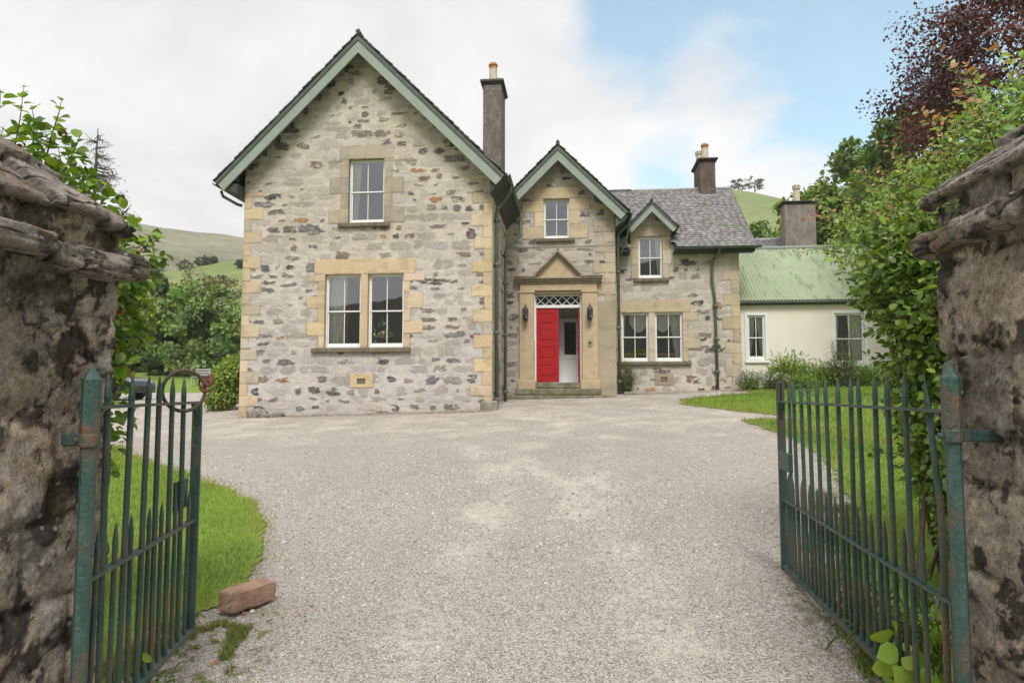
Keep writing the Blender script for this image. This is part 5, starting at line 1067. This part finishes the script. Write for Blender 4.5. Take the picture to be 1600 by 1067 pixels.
for k in range(64):
    x=rng.uniform(1.95,3.6); y=rng.uniform(4.2,5.6); zt=2.45+1.0*sst(1.9,3.2,x)+rng.uniform(-.2,.25); a=np.array([x,y,zt]); d=np.array([-rng.uniform(.0,.35),rng.uniform(-.25,.1),rng.uniform(.1,.40)]); sp.append([a,a+d*.5+[0,0,.03],a+d])
sp+=[[(2.62,4.6,3.2),(2.50,4.6,3.55),(2.36,4.6,3.78),(2.33,4.6,3.83)],[(2.2,5.2,2.7),(1.95,5.3,2.85),(1.72,5.3,2.83)],[(2.1,5.4,2.55),(1.85,5.4,2.6),(1.66,5.4,2.56)]]
spray(rt,[p for p in sp if p[0][0]<2.75],.036,RS,MT['leaf'],T_OVAL,dens=60,tipcols=RT,r0=.004)
spray(rt,[p for p in sp if p[0][0]>=2.75]+[[(2.7+rng.uniform(0,.9),rng.uniform(3.9,4.6),2.6+rng.uniform(0,.5)+.3*k/40)]*1+[] for k in range(0)],.058,RS,MT['leaf'],T_FOLD,'broad_leaves',dens=44,tipcols=RT,r0=.004)
hedge(rt,[(3.0,4.2,2.95,.55,.35,.42),(3.3,4.1,3.25,.5,.35,.45)],2600,.058,RS,MT['leaf'],T_FOLD,.9,None,0,None,.25,.4,30,RT,.08,name='broad_leaves')
lt=thing('seedling','small lobed green plant rooted on the right pillar ledge','plant',(1.60,2.98,2.22))
sp=[[(1.60,2.98,2.21),(1.56+.04*k,2.92+.02*k,2.26),(1.49+.05*k,2.92-.02*k,2.27+.03*math.sin(k))] for k in range(5)]; spray(lt,sp,.03,RS[:3],MT['leaf'],T_FOLD,'foliage',70,r0=.002)
# rhododendron at the gable corner
t=thing('laurel_bush','glossy green laurel bush at the left corner of the big gable','bush',(-10.15,19.0,gzf(-10.15,19)))
hedge(t,[(-10.0,18.9,1.75,.52,.5,.62),(-9.75,18.8,2.05,.45,.45,.5),(-10.25,18.8,1.35,.42,.4,.40)],4200,.15,[(.23,.34,.065),(.29,.40,.09),(.18,.27,.055),(.33,.41,.13)],MT['leaf'],T_OVAL,.62,None,8,(-10,18.9,0),.25,.3,60,[(.26,.15,.09)],.05)
# ---- bed along the cottage wall
def bushy(name,label,x,y,h,w,n,ls,cols,cat='plant',group=None,tpl=T_OVAL,wid=.6,flower=None,mat=None,dy=None,zoff=0.):
    z=gzf(x,y); t=thing(name,label,cat,(x,y,z),group); k=max(10,int(n*.05)); m=MB(); P=[];D=[]; dy=dy or w*.7
    for i in range(k):
        a=rng.uniform(0,6.28); q=rng.uniform(.1,1)**.6; e=np.array([x+math.cos(a)*w*q,y+math.sin(a)*dy*q,z+h*rng.uniform(.55,1.05)*(1-.45*q*q)]); s=np.array([x+math.cos(a)*w*q*.35,y+math.sin(a)*dy*q*.35,z-.02]); mid=(s+e)/2+[0,0,.06*h]; m.tube([s,mid,e],[.006,.004,.002],4)
        for j in range(n//k):
            f=rng.uniform(.15,1.03); p=s*(1-f)+e*f+rng.normal(size=3)*ls*.9; P.append(p); D.append((e-s)/h*.9+rdir(1)[0]*.8)
    m.build('stems',MT['twig'],t); P=np.array(P);D=np.array(D); P[:,2]=np.maximum(P[:,2],z+.01)
    leaves('foliage',P,D,rdir(len(P))*.7+[0,-.2,.7],ls*rng.uniform(.6,1.3,len(P)),pick(cols,len(P)),mat or MT['leaf'],t,tpl,wid)
    if flower:
        nf,fc,fs,top=flower; a=rng.uniform(0,6.28,nf); q=rng.uniform(0,1,nf)**.5; F=np.stack([x+np.cos(a)*w*q,y-abs(np.sin(a))*dy*q,z+h*(top+rng.uniform(-.2,.2,nf))*(1-.3*q*q)],-1); F=np.repeat(F,5,0)+rng.normal(size=(nf*5,3))*fs*.5
        leaves('flowers',F,rdir(nf*5),rdir(nf*5)+[0,-.5,.6],fs,pick([fc],nf*5),MT['petal'],t,T_QUAD,1.2,kind='stuff')
    return t
PG=[(.17,.27,.065),(.22,.33,.085),(.13,.21,.055)]; PY=[(.23,.34,.075),(.29,.39,.095),(.18,.28,.06)]
bushy('catmint','low mauve flowered clump at the corner where house and cottage meet',5.0,20.7,.62,.42,1500,.06,PG,flower=(45,(.26,.20,.46),.035,.8))
bushy('flower_bush','grey green clump second in the bed from the house corner',5.75,20.6,.5,.45,1700,.055,[(.13,.17,.07),(.16,.20,.09)],flower=(42,(.62,.60,.66),.028,.9))
bushy('leafy_clump','tallest bright green clump of strappy leaves below the cottage wall',6.35,21.3,.95,.62,2600,.16,PY,wid=.28,tpl=T_OVAL)
bushy('leafy_clump','rounded low green clump in front of the strappy clump',6.5,20.5,.5,.4,1500,.07,PY)
bushy('leafy_clump','bright green clump under the blank stretch of cottage wall',7.4,21.2,.72,.6,2400,.13,PG+PY,wid=.3)
bushy('leafy_clump','green clump below the second cottage window',8.5,21.1,.68,.62,2400,.12,PG+PY,wid=.32)
bushy('leafy_clump','green clump at the hedge end of the cottage bed',9.6,21.0,.7,.6,2000,.12,PG,wid=.35)
bushy('sapling','airy grey green shrub standing before the second cottage window',7.75,20.9,1.75,.50,1900,.065,[(.16,.23,.08),(.21,.28,.11),(.13,.19,.06)],'shrub',wid=.5)
bushy('bush','small feathery bush by the downpipe right of the front door',1.46,20.85,1.15,.30,1900,.07,[(.15,.20,.05),(.11,.16,.045),(.18,.22,.07)],'bush',wid=.25)
# ---- weeds by the gates
WD=[(.13,.22,.035),(.18,.28,.045),(.10,.17,.03)]
bushy('weed','round leaved weed pushing through the long gate leaf near the right post',1.53,3.25,.34,.15,80,.095,[(.20,.32,.05),(.26,.38,.07),(.30,.42,.09)],'weed',tpl=T_FOLD,wid=1.25)
bushy('weed','grassy weed tuft in the middle of the long gate leaf',1.66,3.85,.30,.16,330,.11,WD,'weed',wid=.05,tpl=T_OVAL)
bushy('weed','wispy weed tuft toward the far end of the long gate leaf',1.66,4.45,.22,.14,300,.08,WD,'weed',wid=.07)
bushy('weed','leafy weed between the short gate leaf and the left pillar',-2.02,2.95,.40,.10,46,.06,WD,'weed',tpl=T_FOLD,wid=.9)
bushy('weed','low grassy tuft at the foot of the short gate leaf',-2.20,3.35,.14,.14,260,.07,WD,'weed',wid=.07)
bushy('bluebell','pale violet bluebell clump beyond the long gate leaf',1.95,3.9,.40,.14,160,.12,WD,'flower',wid=.13,flower=(42,(.40,.38,.62),.018,.85))
# ---- grass blades
def blades(P,n,dens,s,hh,ww,cols,zadd,name='grass',lab=''):
    pass
def sample(poly,n,seed,xr,yr,pw):
    out=[];tot=0
    while tot<n:
        k=n*2; y=yr[0]+(yr[1]-yr[0])*rng.uniform(0,1,k)**pw; x=rng.uniform(xr[0],xr[1],k); a=np.arctan2(x,y+.001); m=inlawn(poly,seed)(x+rng.normal(0,.075,k),y+rng.normal(0,.075,k))&(y>1.2)&(abs(np.degrees(a)+5.5)<39.5); out.append(np.stack([x[m],y[m]],-1)); tot+=m.sum()
    return np.concatenate(out)[:n]
def turf(poly,n,seed,xr,yr,pw,cols,lab,h=(.035,.075)):
    q=sample(poly,n,seed,xr,yr,pw); x,y=q.T; z=dz(x,y)+.008; dist=np.hypot(x,y); f=np.clip(dist/6,.7,3.2)
    D=np.stack([rng.normal(0,.35,n),rng.normal(0,.35,n),np.ones(n)],-1); N=rdir(n); N[:,2]*=.2
    tone=(.72+.56*fbm(x*.8,y*.8,4,seed))[:,None]; C=pick(cols,n,.22)*tone
    dry=sst(.60,.72,fbm(x*1.7,y*1.7,4,seed+3))[:,None]*.45; C=C*(1-dry)+np.array([.26,.25,.07])*dry
    ed=sum(~inlawn(poly,seed)(x+a*.16,y+b*.16) for a,b in ((1,0),(-1,0),(0,1),(0,-1)))/4.; ed=np.clip(ed*1.6,0,1)[:,None]*rng.uniform(.3,1,(n,1)); C=C*(1-ed)+np.array([.33,.29,.10])*ed
    cl=sst(.58,.66,fbm(x*1.1+5,y*1.1,4,seed+8))[:,None]*.5; C=C*(1-cl)+np.array([.12,.21,.05])*cl
    H_=rng.uniform(*h,n)*(.6+.8*fbm(x*2.5,y*2.5,3,seed+1))
    o=leaves('grass',np.stack([x,y,z],-1),D,N,H_,C,MT['grass'],None,T_BLADE,.0045*f/H_,kind='stuff'); tag(o,lab,'grass'); return o
LG=[(.22,.32,.05),(.26,.37,.065),(.18,.265,.045),(.28,.35,.085)]
turf(LAWN1,75000,21,(-12,-1.95),(2.0,12.3),1.7,LG,'short green grass on the lawn behind the short gate leaf')
turf(LAWN2,42000,31,(2.4,11),(13.3,21.8),1.2,LG,'mown grass on the tongue of lawn before the cottage',(.04,.08))
turf(LAWN3,52000,41,(1.4,9),(2.2,13.8),1.5,LG,'mown grass behind the long gate leaf',(.04,.085))
def scrub(poly,n,cols,lab,h,w,s):
    xs=[p[0] for p in poly];ys=[p[1] for p in poly]; x=rng.uniform(min(xs),max(xs),n*6);y=rng.uniform(min(ys),max(ys),n*6); m=inpoly(*wob(x,y,s),poly)&(fbm(x*4,y*4,4,s)>.5); x,y=x[m][:n],y[m][:n]; k=len(x)
    D=np.stack([rng.normal(0,.6,k),rng.normal(0,.6,k),np.ones(k)],-1); o=leaves('grass',np.stack([x,y,dz(x,y)],-1),D,rdir(k)*[1,1,.2],rng.uniform(*h,k),pick(cols,k,.25),MT['grass'],None,T_BLADE,w/.05,kind='stuff'); tag(o,lab,'grass')
scrub([(-2.6,3.1),(-1.85,3.0),(-1.80,3.5),(-2.08,4.28),(-2.28,4.42),(-2.6,4.5),(-2.7,4.0)],7000,[(.18,.22,.05),(.24,.24,.07),(.13,.19,.04)],'thin yellowish grass creeping over the gravel by the short gate leaf',(.02,.06),.0045,61)
scrub([(1.38,2.6),(1.75,2.6),(2.1,5.2),(2.9,7.4),(2.5,7.6),(1.6,5.4)],5200,[(.15,.21,.05),(.20,.23,.06)],'rough grass along the foot of the long gate leaf',(.03,.10),.005,62)
n=90; x=rng.uniform(-2.6,-1.75,n); y=rng.uniform(3.0,4.9,n); x=np.concatenate([x,rng.uniform(1.35,1.9,40)]); y=np.concatenate([y,rng.uniform(3.0,6.5,40)]); n=len(x)
D=rdir(n); D[:,2]*=.25; N=rdir(n)*.6+[0,0,1]
tag(leaves('leaf_litter',np.stack([x,y,dz(x,y)+.012],-1),D,N,rng.uniform(.02,.05,n),pick([(.36,.16,.07),(.30,.20,.10),(.22,.15,.08),(.42,.24,.12)],n),MT['far'],None,T_OVAL,.9,kind='stuff'),'fallen brown and orange leaves on the gravel by the gate leaves','leaf litter')
# ---- loose stones lying on the drive
def pebbles():
    n=30000; y=2.2+8.5*rng.uniform(0,1,n*3)**1.8; x=rng.uniform(-1,1,n*3)*(y*.78)+-.1*y; m=~inlawn(LAWN1,21)(x,y)&~inlawn(LAWN3,41)(x,y)&(fbm(x*1.6,y*1.6,4,5)+.5*fbm(x*9,y*9,3,6)>.68); x,y=x[m][:n],y[m][:n]; k=len(x)
    r=rng.lognormal(math.log(.0056),.36,k); r=np.clip(r,.003,.022)*np.clip(y/4.5,.85,1.5)
    T=np.array([(-1,-1,-.6),(1,-1,-.6),(1,1,-.6),(-1,1,-.6),(-.8,-.8,.7),(.8,-.8,.7),(.8,.8,.7),(-.8,.8,.7)])*.72; Q=np.array([(4,5,6,7),(0,1,5,4),(1,2,6,5),(2,3,7,6),(3,0,4,7)])
    V=T[None]*rng.uniform(.6,1.4,(k,1,3))*r[:,None,None]+rng.normal(size=(k,8,3))*(.22*r)[:,None,None]; a=rng.uniform(0,6.28,k); c,s=np.cos(a)[:,None],np.sin(a)[:,None]
    V=np.stack([V[...,0]*c-V[...,1]*s,V[...,0]*s+V[...,1]*c,V[...,2]*.8],-1); V+=np.stack([x,y,dz(x,y)+r*.25],-1)[:,None]
    C=np.array([(.49,.46,.425),(.40,.37,.345),(.54,.515,.48),(.29,.27,.255),(.52,.50,.475),(.44,.385,.345),(.44,.41,.39)])[rng.choice(7,k,p=[.26,.2,.16,.12,.08,.08,.10])]*rng.uniform(.8,1.15,(k,1))
    o=obj('gravel',V.reshape(-1,3),(Q[None]+(np.arange(k)*8)[:,None,None]).reshape(-1,4),AM('loose_pebble',.9,60,.2,.3,150),None,None,np.repeat(C,8,0)); tag(o,'loose grey and pinkish stones scattered over the drive','gravel',None,'stuff')
pebbles()

# ============================================================ car in the court, bench on the field
def car():
    x0,y0=-20.35,27.2; z0=gzf(x0,y0); c=thing('parked_car','dark grey parked car partly hidden by the left gate pillar','car',(x0,y0,z0)); gzz=z0
    # side profile (x forward), lofted across the width with tumblehome; nose at +x
    prof=[(-2.15,.42),(-2.18,.75),(-2.12,1.0),(-1.75,1.42),(-1.2,1.52),(-.2,1.53),(.35,1.42),(1.0,1.02),(1.7,.93),(2.02,.80),(2.12,.60),(2.10,.32),(1.75,.28),(-1.8,.28)]
    V=[];F=[];ws=[(-.86,.0),(-.89,.0),(-.80,.0),(-.5,.0),(.5,0),(.80,0),(.89,0),(.86,0)]; n=len(prof)
    lev=[(-.83,.55),(-.895,.8),(-.86,1.0),(.86,1.0),(.895,.8),(.83,.55)]
    for (w,k) in lev:
        for (px,pz) in prof:
            t=max(0,(pz-.95)/.6); ww=w*(1-.22*t) ; kk=(k if pz>.9 else 1.) if pz>.9 else 1.
            V.append((x0+px*(1 if k>.9 else .985 if k>.7 else .95),y0+ww,gzz+.28+(pz-.28)*(1 if k>.9 else .985 if k>.7 else .93)))
    for i in range(len(lev)-1):
        for k in range(n): F.append((i*n+k,i*n+(k+1)%n,(i+1)*n+(k+1)%n,(i+1)*n+k))
    F+=[tuple(range(n)),tuple(range((len(lev)-1)*n,len(lev)*n))[::-1]]
    MB().add(V,F).build('body',MT['carpaint'],c)
    for s in (-1,1):
        yy=y0+s*.80
        MB().prism([(x0-1.6,gzz+1.03),(x0+.72,gzz+1.03),(x0+.25,gzz+1.40),(x0-.25,gzz+1.47),(x0-1.2,gzz+1.45)][::-s],yy-.02,yy+.02).build('side_window',MT['glass'],c)
        MB().bev(x0+1.72,x0+2.06,y0+s*.62-.14,y0+s*.62+.14,gzz+.66,gzz+.82,.03).build('headlight',MT['lamp'],c)
        MB().bev(x0+.62,x0+.80,y0+s*.98-.09,y0+s*.98+.09,gzz+1.0,gzz+1.14,.03).build('wing_mirror',MT['carpaint'],c)
        for wx in (-1.30,1.34):
            m=MB(); yo=y0+s*.80; m.tube([(x0+wx,yo-.11,gzz+.33),(x0+wx,yo-.09,gzz+.33),(x0+wx,yo+.09,gzz+.33),(x0+wx,yo+.11,gzz+.33)],[.30,.33,.33,.30],28); w=m.build('wheel',MT['tyre'],c)
            m=MB(); f=yo+s*.115
            m.tube([(x0+wx,f-.01,gzz+.33),(x0+wx,f+.01,gzz+.33)],.05,12)
            for k in range(5): a=k*2*math.pi/5+.3; m.tube([(x0+wx,f,gzz+.33),(x0+wx+.2*math.cos(a),f,gzz+.33+.2*math.sin(a))],[.035,.022],6)
            torus(m,(x0+wx,f,gzz+.33),.205,.018,(1,0,0),(0,0,1),28,6); m.build('rim',MT['rim'],w)
            torus(MB(),(x0+wx,y0+s*.90,gzz+.33),.37,.03,(1,0,0),(0,0,1),18,6,0,math.pi).build('wheel_arch',MT['cardark'],c)
    MB().prism([(y0-.70,1.04+gzz),(y0+.70,1.04+gzz),(y0+.60,1.40+gzz),(y0-.60,1.40+gzz)],x0+.62,x0+.66,'x').build('windscreen',MT['glass'],c)
    MB().bev(x0+2.06,x0+2.13,y0-.55,y0+.55,gzz+.36,gzz+.60,.02).build('grille',MT['cardark'],c)
car()
bx_,by_=-20.55,35.6; z=gzf(bx_,by_); b=thing('garden_bench','small pale garden bench out on the grass beyond the court','bench',(bx_,by_,z))
m=MB(); 
for k in range(3): m.bev(bx_-.45,bx_+.45,by_-.22+k*.15,by_-.10+k*.15,z+.42,z+.46,.006)
m.build('seat',MT['plastic'],b); m=MB()
for k in range(3): m.bev(bx_-.45,bx_+.45,by_+.24,by_+.27,z+.52+k*.14,z+.62+k*.14,.006)
m.build('backrest',MT['plastic'],b)
for dx in (-.42,.36):
    for dy in (-.20,.22): MB().bev(bx_+dx,bx_+dx+.06,by_+dy,by_+dy+.05,z-.03,z+(.42 if dy<0 else .92),.005).build('leg',MT['plastic'],b)

# ============================================================ things seen through the windows
def curtain(name,label,cat,x0,x1,y,z0,z1,mat,top=None,bot=None,group=None):
    """pleated hanging cloth; (top) and (bot) give its x-range at head and foot"""
    t0,t1=top or (x0,x1); b0,b1=bot or (x0,x1); nx,nz=48,14; V=[]
    for j in range(nz):
        f=j/(nz-1); g=f**1.4; a,b=t0+(b0-t0)*g,t1+(b1-t1)*g
        for i in range(nx):
            u=i/(nx-1); V.append((a+(b-a)*u,y+.028*math.sin(u*math.pi*11+.6*math.sin(f*3))*(.6+.4*f),z1+(z0-z1)*f))
    F=[(j*nx+i,(j+1)*nx+i,(j+1)*nx+i+1,j*nx+i+1) for j in range(nz-1) for i in range(nx-1)]
    tag(obj(name,V,F,mat,None,((x0+x1)/2,y,z0),smooth=True),label,cat,group)
curtain('curtain','pale net curtain across the left side of the paired gable window','curtain',-6.5,-6.0,17.26,2.65,4.5,MT['cloth'],(-6.50,-5.99),(-6.50,-6.10))
curtain('drape','dusky red drape swept beside the pale curtain in the gable window','curtain',-6.3,-5.9,17.30,2.65,4.5,MT['redcloth'],(-5.98,-5.92),(-6.26,-5.98))
curtain('curtain','pale curtain sliver at the right edge of the paired gable window','curtain',-4.5,-4.4,17.26,2.65,4.5,MT['cloth'],(-4.50,-4.38),(-4.42,-4.38))
curtain('curtain','pale curtain in the left of the upper gable window','curtain',-5.9,-5.7,17.26,5.9,7.5,MT['cloth'],(-5.9,-5.66),(-5.9,-5.76))
curtain('curtain','white curtain on the right side of the dormer window','curtain',2.45,2.65,21.53,5.0,6.3,MT['cloth'],(2.44,2.66),(2.52,2.66))
curtain('curtain','grey curtain on the right of the ground floor wing windows','curtain',2.95,3.2,21.53,2.44,3.9,MT['greycloth'],(2.86,3.22),(3.05,3.22))
curtain('curtain','narrow grey curtain on the left of the ground floor wing windows','curtain',1.35,1.5,21.53,2.44,3.9,MT['greycloth'],(1.36,1.50),(1.36,1.41))
def swag(x0,x1,label):
    nx,nz=50,8; V=[]; y=21.54
    for j in range(nz):
        f=j/(nz-1)
        for i in range(nx):
            u=i/(nx-1); d=.28+.30*(1-abs(2*u-1))**1.3 if False else .30+.28*abs(math.sin(u*math.pi)); V.append((x0+(x1-x0)*u,y+.02*math.sin(u*50),3.92-d*f))
    F=[(j*nx+i,(j+1)*nx+i,(j+1)*nx+i+1,j*nx+i+1) for j in range(nz-1) for i in range(nx-1)]
    tag(obj('valance',V,F,MT['greycloth'],None,((x0+x1)/2,y,3.4),smooth=True),label,'valance')
swag(1.62,2.19,'gathered grey valance at the head of the left ground floor wing window'); swag(2.38,2.90,'gathered grey valance at the head of the right ground floor wing window')
curtain('curtain','grey curtain tied to the left of the narrow cottage window','curtain',5.3,5.5,22.05,2.5,3.88,MT['greycloth'],(5.31,5.56),(5.31,5.40))
curtain('curtain','grey curtain tied to the right of the narrow cottage window','curtain',5.6,5.83,22.05,2.5,3.88,MT['greycloth'],(5.60,5.83),(5.75,5.83))
curtain('curtain','grey curtain on the left of the wider cottage window by the hedge','curtain',7.92,8.1,22.05,2.35,3.9,MT['greycloth'],(7.92,8.10),(7.92,8.0))
curtain('curtain','long grey curtain on the right of the wider cottage window by the hedge','curtain',8.35,8.8,22.05,2.35,3.9,MT['greycloth'],(8.34,8.80),(8.52,8.80))
def chair(x,y,label):
    z=1.70; c=thing('wooden_chair',label,'chair',(x,y,z),'dining chairs behind the wing windows')
    m=MB(); m.bev(x-.22,x+.22,y-.0,y+.42,z+.43,z+.47,.01); m.build('seat',MT['wood'],c); m=MB()
    m.bev(x-.22,x+.22,y-.02,y+.01,z+.93,z+1.0,.008); m.bev(x-.20,x+.20,y-.015,y+.008,z+.60,z+.64,.006)
    for k in range(5): xx=x-.15+k*.075; m.bev(xx-.012,xx+.012,y-.012,y+.006,z+.64,z+.93,.003)
    m.build('backrest',MT['wood'],c)
    for dx in (-.20,.17):
        for dy in (-.015,.38): MB().bev(x+dx,x+dx+.03,y+dy,y+dy+.03,z,z+(1.0 if dy<0 else .43),.004).build('leg',MT['wood'],c)
chair(1.62,21.62,'chair back leftmost behind the left ground floor wing window'); chair(2.06,21.70,'chair back by the mullion in the left ground floor wing window')
chair(2.55,21.70,'chair back by the mullion in the right ground floor wing window'); chair(2.94,21.62,'chair back beside the grey curtain in the right wing window')
vz=2.78; vx,vy=-5.25,17.33; v_=thing('flower_vase','vase of pale lilies on the sill inside the gable window','vase',(vx,vy,vz-.14))
m=MB(); m.lathe([(.05,-.14),(.06,-.1),(.045,.0),(.05,.05)],(vx,vy,vz),14); m.build('vase',MT['cream'],v_,smooth=True)
n=46; d=rdir(n); d[:,2]=abs(d[:,2])*1.2+.3; d[:,0]+=.35; P_=np.array([vx,vy,vz+.05])+d*rng.uniform(.05,.34,n)[:,None]*[1,.5,1]; leaves('foliage',P_,d+rdir(n)*.5,rdir(n)+[0,-1,.3],.13,pick([(.85,.85,.76),(.75,.78,.62),(.30,.40,.16)],n),MT['petal'],v_,T_OVAL,.9)  # mostly pale lily flowers, with some green leaves
m=MB(); m.box(-6.45,-4.45,17.25,17.62,2.58,2.63); m.build('inner_sill',MT['white'],H)

# ============================================================ damp air between the house and the far hills
hz=MB().box(-690,690,-540,690,-4.5,170).build('haze',None,None,(0,0,0))
def hazemat():
    m=bpy.data.materials.new('damp_air'); m.use_nodes=True; nt=m.node_tree; nt.nodes.remove(nt.nodes['Principled BSDF'])
    v=nt.nodes.new('ShaderNodeVolumePrincipled'); v.inputs['Color'].default_value=(.93,.95,.97,1); v.inputs['Density'].default_value=.0005; v.inputs['Anisotropy'].default_value=.2
    L(nt,v.outputs[0],nt.nodes['Material Output'].inputs['Volume']); return m
hz.data.materials.append(hazemat()); tag(hz,'thin pale haze softening the far hills','haze',None,'stuff')
